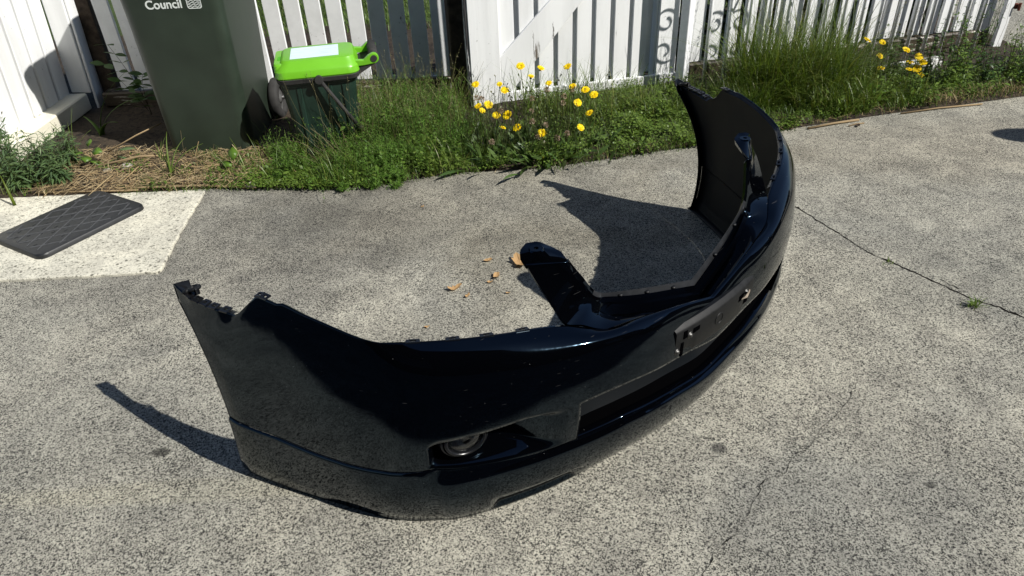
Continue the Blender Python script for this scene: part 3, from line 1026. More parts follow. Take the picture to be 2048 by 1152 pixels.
for sg in (1, -1):
    for t in (4.62, 5.25, 5.95, 6.72):
        clip(t * sg, .0135, -.0015, .0115)
    for t in (10.80, 10.98, 11.2, 11.42, 11.62):
        clip(t * sg, .0095, -.001, .020)
    for t in (10.02, 9.9):
        clip(t * sg, .008, .0, .016)
    # continuous flange under the tabs
    for (ta, tb, wd) in ((4.3, 9.95, .010), (10.66, 11.95, .020)):
        vs = []; nn = 50
        for t in np.linspace(ta, tb, nn):
            p = bsurf(t * sg, 0.0); a = bsurf(t * sg - .02, 0.0); b = bsurf(t * sg + .02 if abs(t) < 11.97 else t * sg, 0.0)
            d = b - a; d[2] = 0; d /= (np.linalg.norm(d) + 1e-9)
            back = np.cross(np.array((0, 0, 1.0)), d)
            if back.dot(np.array((-p[0], -p[1] - .3, 0))) < 0: back = -back
            vs += [p + np.array((0, 0, -.0015)), p + back * wd * .5 + np.array((0, 0, -.003)), p + back * wd + np.array((0, 0, -.009))]
        mb = MB(); mb.add(vs, [(i * 3 + j, i * 3 + j + 1, i * 3 + j + 4, i * 3 + j + 3) for i in range(nn - 1) for j in range(2)])
        recalc(mb.build('edge_flange', M_TRIM, bumper, True))
    # looped bracket at the rear tip
    p = bsurf(11.72 * sg, 0.0)
    c = Vector(p) + Vector((-sg * .022, 0.006, .004))
    mb = MB()
    pts = [c + Vector((.011 * math.cos(a), .013 * math.sin(a), .004 * math.sin(a))) for a in np.linspace(0, 2 * math.pi, 17)]
    mb.tube(pts, .0042, 7, cap=False)
    mb.box(c.x - .004, c.x + .004, c.y + .008, c.y + .022, c.z - .006, c.z + .008, bev=.001)
    mb.tube([Vector(p) + Vector((-sg * .002, 0, -.002)), c + Vector((sg * .010, 0, 0))], .006, 6)
    mb.build('tip_loop', M_PLASTIC, bumper, True)

# number-plate holder with bolts, torn clip and embossed ring
def front_f(l):
    return -.630 + F0 - 0.55 * l * l
pl_rows = []
hw = .146
N = 26
outl = []
for i in range(N + 1):
    l = -hw + 2 * hw * i / N
    f = front_f(l)
    back = -.668 + F0 - .25 * l * l
    zt = .3625 + .002 * math.cos(l * 9)
    zb = .2835 if abs(l) < .098 else .2835 + .012
    rows_ = [(l * 1.03, back, zt - .002), (l * 1.01, f - .012, zt), (l, f - .003, zt - .007), (l, f, zt - .012), (l, f, zb + .008), (l, f - .004, zb), (l, back, zb + .004)]
    pl_rows.append([np.array(q) for q in rows_])
k = len(pl_rows[0])
mb = MB()
mb.add([q for r in pl_rows for q in r], [(i * k + j, (i + 1) * k + j, (i + 1) * k + j + 1, i * k + j + 1) for i in range(N) for j in range(k - 1)]
       + [tuple(range(k)), tuple(range(N * k, N * k + k))[::-1]])
holder = mb.build('plate_holder', M_HOLDER, bumper)
smooth_by_angle(holder, 32)
def on_plate(l, z, dy=0.0):
    return Vector((l, front_f(l) + dy, z))
ROT_Y = Matrix.Rotation(math.radians(-90), 4, 'X')
for (l, z) in ((.105, .332), (.140, .303), (-.108, .336)):
    mb = MB()
    M = Matrix.Translation(on_plate(l, z, .0005)) @ ROT_Y
    mb.lathe([(.0001, .0045), (.003, .0045), (.0052, .003), (.0058, 0.0), (.0085, 0.0), (.0085, -.001)], 14, M)
    recalc(mb.build('bolt', M_STEEL, holder, True))
for (l, z, w, h_) in ((.085, .3395, .011, .006), (.119, .3405, .006, .010), (.126, .304, .0045, .018), (-.083, .334, .010, .008), (-.108, .316, .010, .010)):
    mb = MB(); c = on_plate(l, z, .0)
    mb.box(c.x - w, c.x + w, c.y - .002, c.y + .0009, c.z - h_, c.z + h_)
    mb.build('slot', M_VOID, holder)
mb = MB(); M = Matrix.Translation(on_plate(.006, .326, .0)) @ ROT_Y
mb.lathe([(.0125, .0), (.0132, .0014), (.0146, .0014), (.0152, 0)], 28, M, cap=False)
recalc(mb.build('embossed_ring', M_HOLDER, holder, True))
mb = MB()
c = on_plate(-.098, .336, .001)
mb.add([c + Vector((.012, .0, -.008)), c + Vector((.003, .005, .001)), c + Vector((-.006, .007, .015)), c + Vector((-.011, .005, .006)), c + Vector((-.006, .002, -.009)), c + Vector((.001, .008, -.003))],
       [(0, 1, 5), (1, 2, 5), (2, 3, 5), (3, 4, 5), (4, 0, 5)])
o = mb.build('torn_clip', M_TORN, holder)
s = o.modifiers.new('t', 'SOLIDIFY'); s.thickness = .0015

# fog lamps
for sg in (1, -1):
    t0, v0 = 5.80 * sg, 1.985
    c = Vector(bsurf(t0, v0)) - Vector(bnorm(t0, v0)) * .026
    aim = Vector((.30 * sg, .93, .16)).normalized()
    M = Matrix.Translation(c) @ aim.to_track_quat('Z', 'Y').to_matrix().to_4x4() @ Matrix.Diagonal((0.95, 0.78, 1, 1))
    mb = MB()
    mb.lathe([(.046, -.020), (.047, .004), (.0455, .009), (.041, .010), (.0385, .004), (.0375, -.004)], 36, M, cap=False)
    bz = recalc(mb.build('fog_lamp', M_TRIM, bumper, True))
    mb = MB()
    mb.lathe([(.0365, -.002), (.034, -.012), (.026, -.022), (.014, -.029), (.0075, -.031), (.007, -.012), (.0001, -.010)], 32, M, cap=False)
    recalc(mb.build('reflector', M_CHROME, bz, True))
    mb = MB()
    mb.lathe([(.038, -.001), (.037, .003), (.032, .0062), (.024, .0085), (.013, .0098), (.0001, .0102)], 36, M, cap=False)
    o = recalc(mb.build('lens', M_LENS, bz, True))
    s = o.modifiers.new('t', 'SOLIDIFY'); s.thickness = .002; s.offset = -1
    # ribs of the bezel
    mb = MB()
    mb.lathe([(.0475, .000), (.0500, .004), (.0530, .001), (.0555, -.008)], 36, M, cap=False)
    recalc(mb.build('bezel', M_TRIM, bz, True))

# ------------------------------------------------------------------ left boarded panel, sleeper beam, corner post
def board_mesh(name, x0, x1, y0, y1, z0, z1, mat, parent, bev=0.002, jit=0.0):
    mb = MB(); mb.box(x0, x1, y0, y1, z0, z1, bev=bev)
    return mb.build(name, mat, parent)

panel = thing('board_fence', (-2.285, 3.70, 0.09), 'white vertical-board fence panel at the left edge, standing on a cream beam', 'fence')
panel.rotation_euler = (0, math.radians(4.6), 0)
_bw = 0.118
for i in range(11):
    y1 = 0.02 - i * _bw
    w = board_mesh('board', -.010, .010 + rng.uniform(-.0012, .0012), y1 - _bw + .015, y1 - .002, 0.0, 1.35, M_WHITE_WORN if i in (3, 5) else M_WHITE, panel, .004)
board_mesh('backing', -.032, -.018, -1.28, .03, 0.0, 1.33, M_WHITE, panel)
beam = MB()
beam.box(-2.335, -2.185, 1.9, 3.715, 0.012, 0.098, bev=.006)
o = beam.build('sleeper_beam', M_BEAM)
tag(o, 'cream painted timber beam with peeling top under the left board fence', 'beam')
post = thing('fence_post', (-2.225, 3.78, 0.0), 'white square corner post between the board fence and the picket fence', 'post')
post.rotation_euler = (0, math.radians(3.6), 0)
mb = MB(); mb.box(-.05, .05, -.055, .06, .096, 1.35, bev=.004); mb.build('post_shaft', M_WHITE_WORN, post)
mb = MB(); mb.box(.052, .066, -.045, .055, .0, 1.33, bev=.003); mb.build('cover_strip', M_WHITE, post)
dp = thing('fence_post', (-2.105, 3.845, 0.0), 'dark bare timber post in the shadow beside the white corner post', 'post')
dp.rotation_euler = (0, math.radians(1.0), 0)
mb = MB(); mb.box(-.045, .035, -.04, .05, .0, 1.2, bev=.004); mb.build('post_shaft', M_WOOD, dp)

# ------------------------------------------------------------------ left picket fence (plane y = 3.75)
pf = thing('picket_fence', (-1.1, 3.76, 0.0), 'white picket fence behind the two bins with a dark sleeper under it', 'fence')
_gap0 = -1.192
for i in range(-8, 11):
    xc = _gap0 + 0.104 * i + 0.052 + 1.1
    if xc + 1.0 < -1.96 + 1.0: continue
    if xc - 1.1 > -0.27: continue
    w = .0385 + rng.uniform(-.0015, .001)
    mb = MB()
    mb.prism([(-w, 0.0), (w, 0.0), (w, 1.0), (.0, 1.06), (-w, 1.0)], -.009, .009)
    o = mb.build('picket', M_WHITE_WORN if i in (-7, 2, 6) else M_WHITE, pf)
    o.matrix_local = Matrix.Translation((xc + rng.uniform(-.002, .002), -.012 + rng.uniform(-.002, .002), .092 + rng.uniform(-.004, .003))) @ Matrix.Rotation(rng.uniform(-.006, .006), 4, 'Y') @ Matrix.Rotation(math.radians(90), 4, 'X')
    bevel(o, .002, 1)
mb = MB(); mb.box(-1.0, .93, .0, .04, .82, .90, bev=.003); mb.build('rail', M_WHITE, pf)
mb = MB(); mb.box(-1.02, .925, -.035, .065, .012, .088, bev=.008)
o = mb.build('plinth', M_RAIL, pf)

# ------------------------------------------------------------------ gate and right-hand boards (plane turned 12 degrees)
GA = math.radians(12.0)
GO = Vector((-0.152, 3.468, 0.0))
def on_gate_frame(name, label, cat, s0=0.0, off=0.0, z=0.0):
    d = Vector((math.cos(GA), math.sin(GA), 0)); nrm = Vector((-math.sin(GA), math.cos(GA), 0))
    p = GO + d * s0 + nrm * off; p.z = z
    return thing(name, p, label, cat, GA)
gp = thing('gate_post', (-0.205, 3.60, 0.0), 'dark weathered gate post on the hinge side of the white gate', 'post', GA)
mb = MB(); mb.box(-.05, .045, -.05, .06, 0.0, 1.15, bev=.006); mb.build('post_shaft', M_WOOD, gp)
gate = on_gate_frame('garden_gate', 'white timber gate with a diagonal brace behind the yellow flowers', 'gate')
mb = MB(); mb.box(.0, .150, -.005, .028, .012, 1.10, bev=.003); mb.build('stile', white_paint('cracked_stile_paint', .30, scale=9.0, stretch=(2.2, 1, .14), under=(.06, .055, .05)), gate)
mb = MB(); mb.box(-.012, -.001, .0, .060, .015, 1.08, bev=.002); mb.build('edge_strip', white_paint('grimy_edge_paint', .85, scale=12., stretch=(1, 1, .2), under=(.03, .03, .032)), gate)
mb = MB(); mb.box(.1505, 1.09, -.004, .016, .018, .068, bev=.003); mb.build('bottom_rail', M_WHITE_WORN, gate)
mb = MB(); mb.box(.1505, 1.09, -.004, .016, .95, 1.03, bev=.003); mb.build('top_rail', M_WHITE, gate)
for k in range(8):
    s = .191 + .0982 * k
    mb = MB(); mb.box(s - .0375, s + .0375, .0175, .029, .030, 1.09 + rng.uniform(-.004, .004), bev=.002)
    o = mb.build('board', M_WHITE_WORN if k in (0, 6) else M_WHITE, gate)
    o.rotation_euler = (0, rng.uniform(-.003, .003), 0)
for k in range(9):
    s = .142 + .0982 * k
    mb = MB(); mb.box(s - .026, s + .026, .046, .055, .075, 1.05, bev=.002)
    mb.build('back_board', M_WHITE, gate)
# diagonal brace: parallelogram lying on the boards
mb = MB()
mb.prism([(.1505, .246), (.1505, .0685), (.2, .0685), (.98, .93), (.98, .948), (.89, .948)], -.002, .0165,
         M=Matrix(((1, 0, 0, 0), (0, 0, 1, 0), (0, 1, 0, 0), (0, 0, 0, 1))))
o = recalc(mb.build('brace', M_WHITE_WORN, gate)); bevel(o, .003, 2)

lp = on_gate_frame('gate_post', 'white latch post with scroll shadows at the right end of the gate', 'post', 1.035, .030)
mb = MB(); mb.box(-.062, .05, -.02, .05, .0, 1.2, bev=.004); mb.build('post_shaft', M_WHITE_WORN, lp)
mb = MB(); mb.box(-.072, -.064, -.012, .04, .04, 1.1, bev=.002); mb.build('latch_strip', M_WHITE, lp)

bf = on_gate_frame('board_fence', 'white spaced-board fence behind the iron railing on the right', 'fence', 1.15, .05)
x = .03; k = 0
while x < 1.80:
    w = .068 + rng.uniform(-.004, .006)
    mb = MB(); mb.box(x, x + w, -.009, .009, .098, 1.02 + rng.uniform(-.01, .01), bev=.002)
    o = mb.build('board', M_WHITE_WORN if k % 4 == 2 else M_WHITE, bf)
    o.rotation_euler = (0, rng.uniform(-.008, .008), 0)
    x += w + .026 + rng.uniform(-.004, .006); k += 1
mb = MB(); mb.box(.0, 1.86, .010, .045, .78, .86, bev=.003); mb.build('rail', M_WHITE, bf)
mb = MB(); mb.box(.0, 1.88, -.03, .05, .012, .095, bev=.008); mb.build('plinth', M_RAIL, bf)

rail = on_gate_frame('iron_railing', 'white iron railing of thin upright bars in front of the right board fence', 'railing', 1.15, -.10)
for k in range(16):
    s = .048 + .108 * k
    mb = MB(); mb.tube([(s, 0, .004), (s + rng.uniform(-.003, .003), 0, .92)], .0095, 8)
    mb.build('bar', M_IRON, rail, True)
mb = MB(); mb.box(-.02, 1.74, -.012, .012, .92, .945, bev=.003); mb.build('top_rail', M_IRON, rail)
mb = MB(); mb.box(-.02, 1.74, -.010, .010, .70, .72, bev=.003); mb.build('middle_rail', M_IRON, rail)
def spiral(c, r, turns, a0, sgn, up):
    pts = []
    for i in range(40):
        t = i / 39
        a = a0 + sgn * turns * 2 * math.pi * t
        q = r * (1 - .72 * t)
        pts.append((c[0] + q * math.cos(a), 0, c[1] + q * math.sin(a)))
    return pts
for k in (2, 5):  # forward struts invented so the scroll shadows fall lower on the boards
    s = .048 + .108 * k
    mb = MB()
    mb.tube([(s, -.004, .82), (s, -.12, .79), (s, -.17, .72), (s, -.17, .58)], .006, 6)
    mb.build('added_scroll_strut', M_IRON, rail, True)
    for sg in (1, -1):
        mb = MB()
        mb.tube([(x_, y_ - .17, z_) for x_, y_, z_ in spiral((s + sg * .070, .730), .066, 1.2, math.pi if sg > 0 else 0, -sg, 1)], .0048, 6)
        mb.tube([(x_, y_ - .17, z_) for x_, y_, z_ in spiral((s + sg * .070, .580), .066, 1.2, math.pi if sg > 0 else 0, sg, 1)], .0048, 6)
        mb.build('scroll', M_IRON, rail, True)
sp = on_gate_frame('railing_post', 'white square hollow post at the near end of the iron railing', 'post', 1.072, -.105)
sp.rotation_euler = (0, 0, GA + math.radians(33))
mb = MB(); mb.box(-.024, .024, -.024, .024, 0.0, 1.02, bev=.003); mb.build('post_shaft', M_IRON, sp)
mb = MB(); mb.box(-.028, .028, -.028, .028, 1.021, 1.035, bev=.004); mb.build('post_cap', M_IRON, sp)
# bracket invented high on that post, out of view, to shadow the gate
mb = MB()
for sgn, z0_, z1_, rr in ((1, .62, 1.0, .011), (1, .80, 1.0, .009)):
    mb.tube([(0, 0, z0_), (.05, -.06, z0_ + .10), (.20, -.26, z1_)], rr, 8)
mb.tube([(0, 0, 1.0), (.24, -.30, 1.0)], .011, 8)
mb.build('added_shadow_bracket', M_IRON, sp, True)

ep = on_gate_frame('railing_post', 'flat white end post at the far right end of the railing', 'post', 3.055, -.02)
mb = MB(); mb.box(-.028, .028, -.012, .012, .0, 1.1, bev=.003); mb.build('post_shaft', M_WHITE_WORN, ep)
for z in (.225,):
    mb = MB(); mb.box(.03, .055, -.02, .004, z - .014, z + .014, bev=.003); mb.tube([(.045, -.03, z - .02), (.045, -.03, z + .02)], .007, 8)
    mb.build('hinge', M_RUST, ep)
eb = on_gate_frame('board_fence', 'single grey shaded end board between the railing and the end post', 'fence', 2.985, .035)
mb = MB(); mb.box(-.045, .035, -.009, .009, .03, 1.05, bev=.002); mb.build('board', M_WHITE, eb)
mb = MB(); mb.box(-.06, .05, .010, .04, .78, .86, bev=.002); mb.build('rail', M_WHITE, eb)

lr = thing('kerb_board', (1.95, 3.62, 0.0), 'low white flaking edging board lying in the grass by the right yellow flowers', 'edging')
lr.rotation_euler = (0, 0, math.radians(17.5))
mb = MB(); mb.box(-.22, .40, -.022, .022, .005, .075, bev=.008)
mb.build('timber', white_paint('flaking_edging_paint', .62, base=(.78, .78, .75), scale=16., stretch=(.6, 1, 1)), lr)

# unseen house, added to darken the ground and horizon mirrored in the paint
def house():
    t = thing('house', (4.5, -2.6, 0), 'unseen dark grey weatherboard house added behind the photographer to darken the reflections in the paint', 'house')
    mb = MB(); mb.box(-7.5, 7.5, -5.0, -.03, 0, 5.75); mb.build('wall', plain('house_wall_paint', (.016, .016, .016), .8, .2, vary=.2, vscale=3), t)
    mw = plain('house_board_paint', (.018, .018, .018), .75, .2, vary=.15, vscale=4)
    for k in range(38):
        mb = MB(); z = .05 + k * .15
        mb.add([(-7.5, .0, z), (7.5, .0, z), (7.5, -.018, z + .155), (-7.5, -.018, z + .155), (-7.5, -.03, z), (7.5, -.03, z)], [(0, 1, 2, 3), (0, 4, 5, 1)])
        mb.build('weatherboard', mw, t)
    for x in (-5.2, 1.6, 5.0):
        mb = MB(); mb.box(x - .75, x + .75, -.02, .06, .95, 2.15, bev=.01); w = mb.build('window', plain('dark_window_frame', (.06, .06, .06), .5, .4), t)
        mb = MB(); mb.box(x - .66, x + .66, .055, .066, 1.04, 2.06); mb.build('pane', plain('dark_glass', (.005, .006, .007), .05, .5), w)
    mb = MB(); mb.box(-2.45, -1.55, -.02, .05, .02, 2.05, bev=.01); d = mb.build('door', plain('dark_door', (.03, .02, .016), .5, .4), t)
    mb = MB(); mb.tube([(-1.66, .05, 1.0), (-1.66, .10, 1.0), (-1.76, .10, 1.0)], .012, 8); mb.build('handle', M_STEEL, d)
    mb = MB(); mb.box(-7.9, 7.9, -5.4, .30, 5.75, 5.90, bev=.02); mb.build('roof', plain('house_roof', (.03, .03, .03), .7, .3), t)
house()
# car parked just outside the picture on the right: its mirror throws the oval shadow
def parked_car():
    t = thing('parked_car', (4.36, 1.35, 0), 'dark parked car just outside the right edge, its mirror shadow on the concrete', 'car')
    M = Matrix(((0, 0, 1, 0), (1, 0, 0, 0), (0, 1, 0, 0), (0, 0, 0, 1)))
    def side(poly, x0, x1, name, mat, bw=.04):
        mb = MB(); mb.prism(poly, x0, x1, M=M); o = recalc(mb.build(name, mat, t)); bevel(o, bw, 3); return o
    arch = lambda c: [(c + .36 * math.cos(a), .34 + .36 * math.sin(a)) for a in np.linspace(math.pi, 0, 10)]
    body = [(-2.1, .30), (-2.15, .62), (-2.0, .88), (-1.7, .97), (1.1, .94), (2.0, .80), (2.1, .55), (2.05, .28)] 
    low = [(2.05, .26)] + arch(1.3)[::-1] + arch(-1.35)[::-1] + [(-2.08, .28)]
    side(body[:0] + low + body[1:7], -.80, .82, 'body', plain('dark_blue_car_paint', (.006, .008, .014), .12, .5))
    side([(-1.75, .97), (-1.0, 1.42), (.3, 1.40), (1.12, .935)], -.55, .58, 'cabin', plain('car_glass', (.01, .012, .014), .06, .6), .05)
    for y in (-1.35, 1.3):
        for x in (-.78, .78):
            mb = MB(); mb.lathe([(.20, -.09), (.30, -.10), (.315, -.05), (.315, .05), (.30, .10), (.20, .09)], 28, Matrix.Translation((x, y, .315)) @ Matrix.Rotation(math.radians(90), 4, 'Y'))
            w = mb.build('wheel', M_RUBBER_CAR, t, True)
            mb = MB(); mb.lathe([(.0001, -.06), (.20, -.085), (.20, .085), (.0001, .06)], 20, Matrix.Translation((x, y, .315)) @ Matrix.Rotation(math.radians(90), 4, 'Y'))
            mb.build('rim', M_STEEL, w, True)
    mb = MB()
    rr = []
    for u in np.linspace(-1, 1, 9):
        q = math.sqrt(max(.02, 1 - u * u))
        rr.append([(-1.00 + .17 * u, 0.91 + .085 * q * math.cos(a) - .02 * u, 1.12 + .075 * q * math.sin(a)) for a in np.linspace(0, 2 * math.pi, 14, endpoint=False)])
    mb.loft(rr); mb.tube([(-.90, .91, 1.08), (-.74, .88, .95), (-.60, .85, .92)], .035, 8)
    mb.build('wing_mirror', plain('mirror_shell', (.01, .01, .012), .3, .5), t, True)
M_RUBBER_CAR = plain('tyre_rubber', (.02, .02, .02), .8, .3)
parked_car()
# shrubs added behind the right-hand boards to make the gaps dark
def shrub(x, y, h, w, label):
    t = thing('added_gap_shrub', (x, y, .0), label, 'shrub')
    n = 900
    p = rand_unit(n) * rng.uniform(.4, 1, (n, 1)) ** .5 * np.array([w, w * .6, h * .5]) + np.array([0, 0, h * .5])
    R = Ribbons(); leaves(R, p, rand_unit(n), rng.uniform(.05, .09, n), rng.uniform(.025, .04, n))
    f = R.build('foliage', M_SHRUB, t); f['kind'] = 'stuff'
    mb = MB(); mb.tube([(0, 0, 0), (.02, 0, h * .6)], [.02, .008], 6); mb.build('trunk', M_WOOD, t)
M_SHRUB = foliage('shrub_leaf', [(.012, .024, .008), (.022, .042, .012)], .45, .2)
for i, (x, y) in enumerate(((1.15, 4.25), (1.6, 4.35), (2.05, 4.45), (2.5, 4.55))):
    shrub(x, y, .75, .34, ('dark shrub added to darken the gaps of the boards nearest the gate', 'dark shrub added to darken the gaps of the boards above the tall grass', 'dark shrub added to darken the gaps of the boards above the right yellow flowers', 'dark shrub added to darken the gaps of the farthest right boards')[i])

# ------------------------------------------------------------------ wheelie bin
def rrect(w, d, r, seg=5, cx=0, cy=0):
    pts = []
    for (sx, sy, a0) in ((1, 1, 0), (-1, 1, 90), (-1, -1, 180), (1, -1, 270)):
        for i in range(seg + 1):
            a = math.radians(a0 + 90 * i / seg)
            pts.append((cx + sx * (w / 2 - r) + r * math.cos(a), cy + sy * (d / 2 - r) + r * math.sin(a)))
    return pts
M_BIN = plain('dark_green_bin_plastic', (0.021, 0.031, 0.021), 0.42, 0.45, vary=0.22, vscale=6, bump=0.10)
M_BIN2 = plain('blackish_green_caddy_plastic', (0.010, 0.026, 0.018), 0.40, 0.5, vary=0.25, vscale=14, bump=0.08)
M_RUBBER = plain('dusty_black_rubber', (0.028, 0.027, 0.026), 0.75, 0.3, vary=0.35, vscale=30, bump=0.3)
M_HUB = plain('dusty_grey_hub', (0.065, 0.064, 0.062), 0.6, 0.4, vary=0.3, vscale=30)
M_PRINT = plain('white_print', (0.62, 0.66, 0.63), 0.55, 0.3)
wb = thing('wheelie_bin', (-1.333, 3.262, 0.004), 'tall dark green council wheelie bin by the corner of the fence', 'bin', math.radians(1.5))
sect = [(0.0, .330, .42, .04, -.004), (.012, .365, .455, .05, -.004), (.05, .372, .462, .052, -.005), (.30, .385, .49, .052, -.012), (.60, .402, .525, .05, -.02), (.93, .440, .585, .05, -.03), (.955, .475, .62, .05, -.03), (1.0, .48, .625, .05, -.03), (1.0, .44, .585, .04, -.03), (.9, .40, .55, .04, -.03)]
rings = []
for z, w, d, r, off in sect:
    # front stays nearly upright, the back leans out
    rings.append([(x, y, z) for x, y in rrect(w, d, r, 6, .004, (d - .46) * .5 - .001)])
mb = MB(); mb.loft(rings); o = mb.build('bin_body', M_BIN, wb); smooth_by_angle(o, 30)
for k in (-1, 1):
    mb = MB(); M = Matrix.Translation((k * .222 + .0, .205, .100)) @ Matrix.Rotation(math.radians(90), 4, 'Y')
    mb.lathe([(.055, -.012), (.062, -.022), (.086, -.024), (.096, -.018), (.100, -.008), (.100, .008), (.096, .018), (.086, .024), (.062, .022), (.055, .012)], 36, M, cap=False)
    t = recalc(mb.build('wheel', M_RUBBER, wb, True))
    mb = MB()
    mb.lathe([(.0001, -.018), (.018, -.018), (.020, -.008), (.055, -.006), (.060, -.014), (.060, .014), (.055, .006), (.020, .008), (.018, .018), (.0001, .018)], 30, M, cap=False)
    recalc(mb.build('hub', M_HUB, t, True))
mb = MB(); mb.tube([(-.25, .215, .10), (.25, .215, .10)], .010, 10); mb.build('axle', M_STEEL, wb, True)
mb = MB()
rr = [[(x, y, z) for x, y in rrect(w, d, .06, 6, .004, .08)] for z, w, d in ((1.002, .50, .66), (1.02, .51, .67), (1.05, .47, .62), (1.075, .36, .50))]
mb.loft(rr); smooth_by_angle(mb.build('lid', M_BIN, wb), 30)
mb = MB(); mb.tube([(-.18, .40, .98), (-.18, .45, .97), (.18, .45, .97), (.18, .40, .98)], .016, 10); mb.build('handle', M_BIN, wb, True)
# moulded print on the front: the last line of the council name and its wave emblem
def text_mesh(name, body, size, M, mat, parent, ext=.0006, bold=.012):
    cu = bpy.data.curves.new('t', 'FONT'); cu.body = body; cu.size = size; cu.extrude = ext; cu.offset = bold * size
    cu.resolution_u = 4
    to = bpy.data.objects.new('t', cu); COL.objects.link(to)
    dg = bpy.context.evaluated_depsgraph_get()
    me = bpy.data.meshes.new_from_object(to.evaluated_get(dg))
    bpy.data.objects.remove(to); bpy.data.curves.remove(cu)
    me.materials.clear(); me.materials.append(mat)
    o = link(name, me, parent)
    o.matrix_local = M
    return o
FRONT = Matrix.Translation((0, -.2315, 0)) @ Matrix.Rotation(math.radians(90.0), 4, 'X')
text_mesh('lettering', 'Council', .047, FRONT @ Matrix.Translation((-.092, .637, .0)) , M_PRINT, wb, .0012, .018)
mb = MB()
cx_, cz_ = .103, .656
fr = rrect(.058, .050, .010, 4, cx_, cz_); fi = rrect(.051, .043, .008, 4, cx_, cz_)
nq = len(fr)
mb.add([(x, -.2328, z) for x, z in fr] + [(x, -.2328, z) for x, z in fi], [(i, (i + 1) % nq, (i + 1) % nq + nq, i + nq) for i in range(nq)])
for r_ in range(4):
    z0_ = cz_ - .017 + r_ * .0075
    vs = []
    for i in range(25):
        x_ = cx_ - .0245 + .049 * i / 24
        zz = z0_ + .0022 * math.sin(i / 24 * math.pi * 5 + r_)
        vs += [(x_, -.2328, zz - .0015), (x_, -.2328, zz + .0015)]
    mb.add(vs, [(2 * i, 2 * i + 2, 2 * i + 3, 2 * i + 1) for i in range(24)])
mb.build('emblem', M_PRINT, wb)

# ------------------------------------------------------------------ small food-scraps bin
M_LIME = plain('lime_green_plastic', (0.135, 0.40, 0.016), 0.34, 0.5, vary=0.06, vscale=8)
sb = thing('food_scraps_bin', (-.775, 3.055, 0.004), 'small food scraps bin with lime green lid and black carry handle', 'bin', math.radians(11))
rings = []
for z, w, d, r in ((0.0, .240, .195, .03), (.010, .258, .210, .035), (.20, .285, .236, .036), (.335, .310, .254, .036), (.338, .318, .266, .036), (.350, .320, .268, .036)):
    rings.append([(x, y, z) for x, y in rrect(w, d, r, 5, -.012, 0)])
mb = MB(); mb.loft(rings); body = smooth_by_angle(mb.build('bin_body', M_BIN2, sb), 30)
for x in (-.095, .03, .09):
    mb = MB(); 
    mb.add([(x - .010, -.1155, .08), (x + .010, -.1155, .08), (x + .011, -.1275, .325), (x - .011, -.1275, .325), (x - .006, -.1195, .08), (x + .006, -.1195, .08), (x + .007, -.1315, .325), (x - .007, -.1315, .325)],
           [(0, 4, 7, 3), (4, 5, 6, 7), (5, 1, 2, 6), (0, 1, 5, 4), (3, 7, 6, 2)])
    recalc(mb.build('rib', M_BIN2, sb))
# dark rim
mb = MB()
rr = [[(x, y, z) for x, y in rrect(w, d, .04, 5, -.008, 0)] for z, w, d in ((.345, .312, .268), (.350, .335, .290), (.366, .340, .295), (.372, .332, .288))]
mb.loft(rr, cap0=False); smooth_by_angle(mb.build('rim', M_RUBBER, sb), 30)
mb = MB()
mb.prism([(.13, .330), (.16, .352), (.235, .392), (.238, .402), (.15, .374), (.13, .372)], -.105, .105, M=Matrix(((1, 0, 0, 0), (0, 0, 1, 0), (0, 1, 0, 0), (0, 0, 0, 1))))
recalc(mb.build('hinge_bracket', M_RUBBER, sb))
# lid: stepped dome
mb = MB()
rr = []
for z, w, d, r, cx in ((.368, .338, .292, .045, -.008), (.374, .344, .298, .046, -.008), (.396, .338, .290, .046, -.008), (.402, .330, .283, .046, -.008), (.411, .318, .262, .042, -.004), (.426, .300, .232, .040, .000), (.431, .292, .224, .038, .002), (.4335, .278, .210, .034, .002)):
    rr.append([(x, y, z) for x, y in rrect(w, d, r, 6, cx, 0)])
mb.loft(rr); lid = smooth_by_angle(mb.build('lid', M_LIME, sb), 26)
# raised front lip of the lid; finger recess shade is a darker lime
mb = MB()
rr = [[(x, y, z) for x, y in rrect(w, d, .016, 5, -.155, 0)] for z, w, d in ((.392, .050, .225), (.418, .046, .215), (.424, .040, .205))]
mb.loft(rr, cap0=False); smooth_by_angle(mb.build('lid_lip', M_LIME, lid), 30)
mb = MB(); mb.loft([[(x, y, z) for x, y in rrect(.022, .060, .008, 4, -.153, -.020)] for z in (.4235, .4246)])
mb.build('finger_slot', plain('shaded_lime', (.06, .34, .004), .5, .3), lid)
# hinge arms and grip tube at the back of the lid
for sg in (-1, 1):
    prof = [(.115, .385), (.115, .412), (.150, .412), (.185, .408), (.205, .424)] + [(.228 + .021 * math.cos(a), .412 + .021 * math.sin(a)) for a in np.linspace(math.radians(115), math.radians(-95), 12)] + [(.19, .387)]
    mb = MB(); mb.prism(prof, sg * .098 - .012, sg * .098 + .012, M=Matrix(((1, 0, 0, 0), (0, 0, 1, 0), (0, 1, 0, 0), (0, 0, 0, 1))))
    o = recalc(mb.build('hinge_arm', M_LIME, lid)); bevel(o, .003, 2)
    mb = MB(); mb.tube([(.228, sg * .1095, .412), (.228, sg * .1125, .412)], .0135, 18); mb.build('pivot_cap', M_RUBBER, lid)
mb = MB(); mb.tube([(.228, -.0855, .414), (.228, .108, .414)], .0205, 16); mb.build('lid_handle', M_RUBBER, lid, True)
M_LABEL, _n, _l, _p = new_mat('pale_blue_lid_label')
_tc = _n.new('ShaderNodeTexCoord')
_mp = _n.new('ShaderNodeMapping'); _mp.inputs['Scale'].default_value = (1, 60, 1)
_l.new(_tc.outputs['Object'], _mp.inputs['Vector'])
_wv = noise(_n, _l, _mp.outputs['Vector'], 9.0, 3.0, .6)
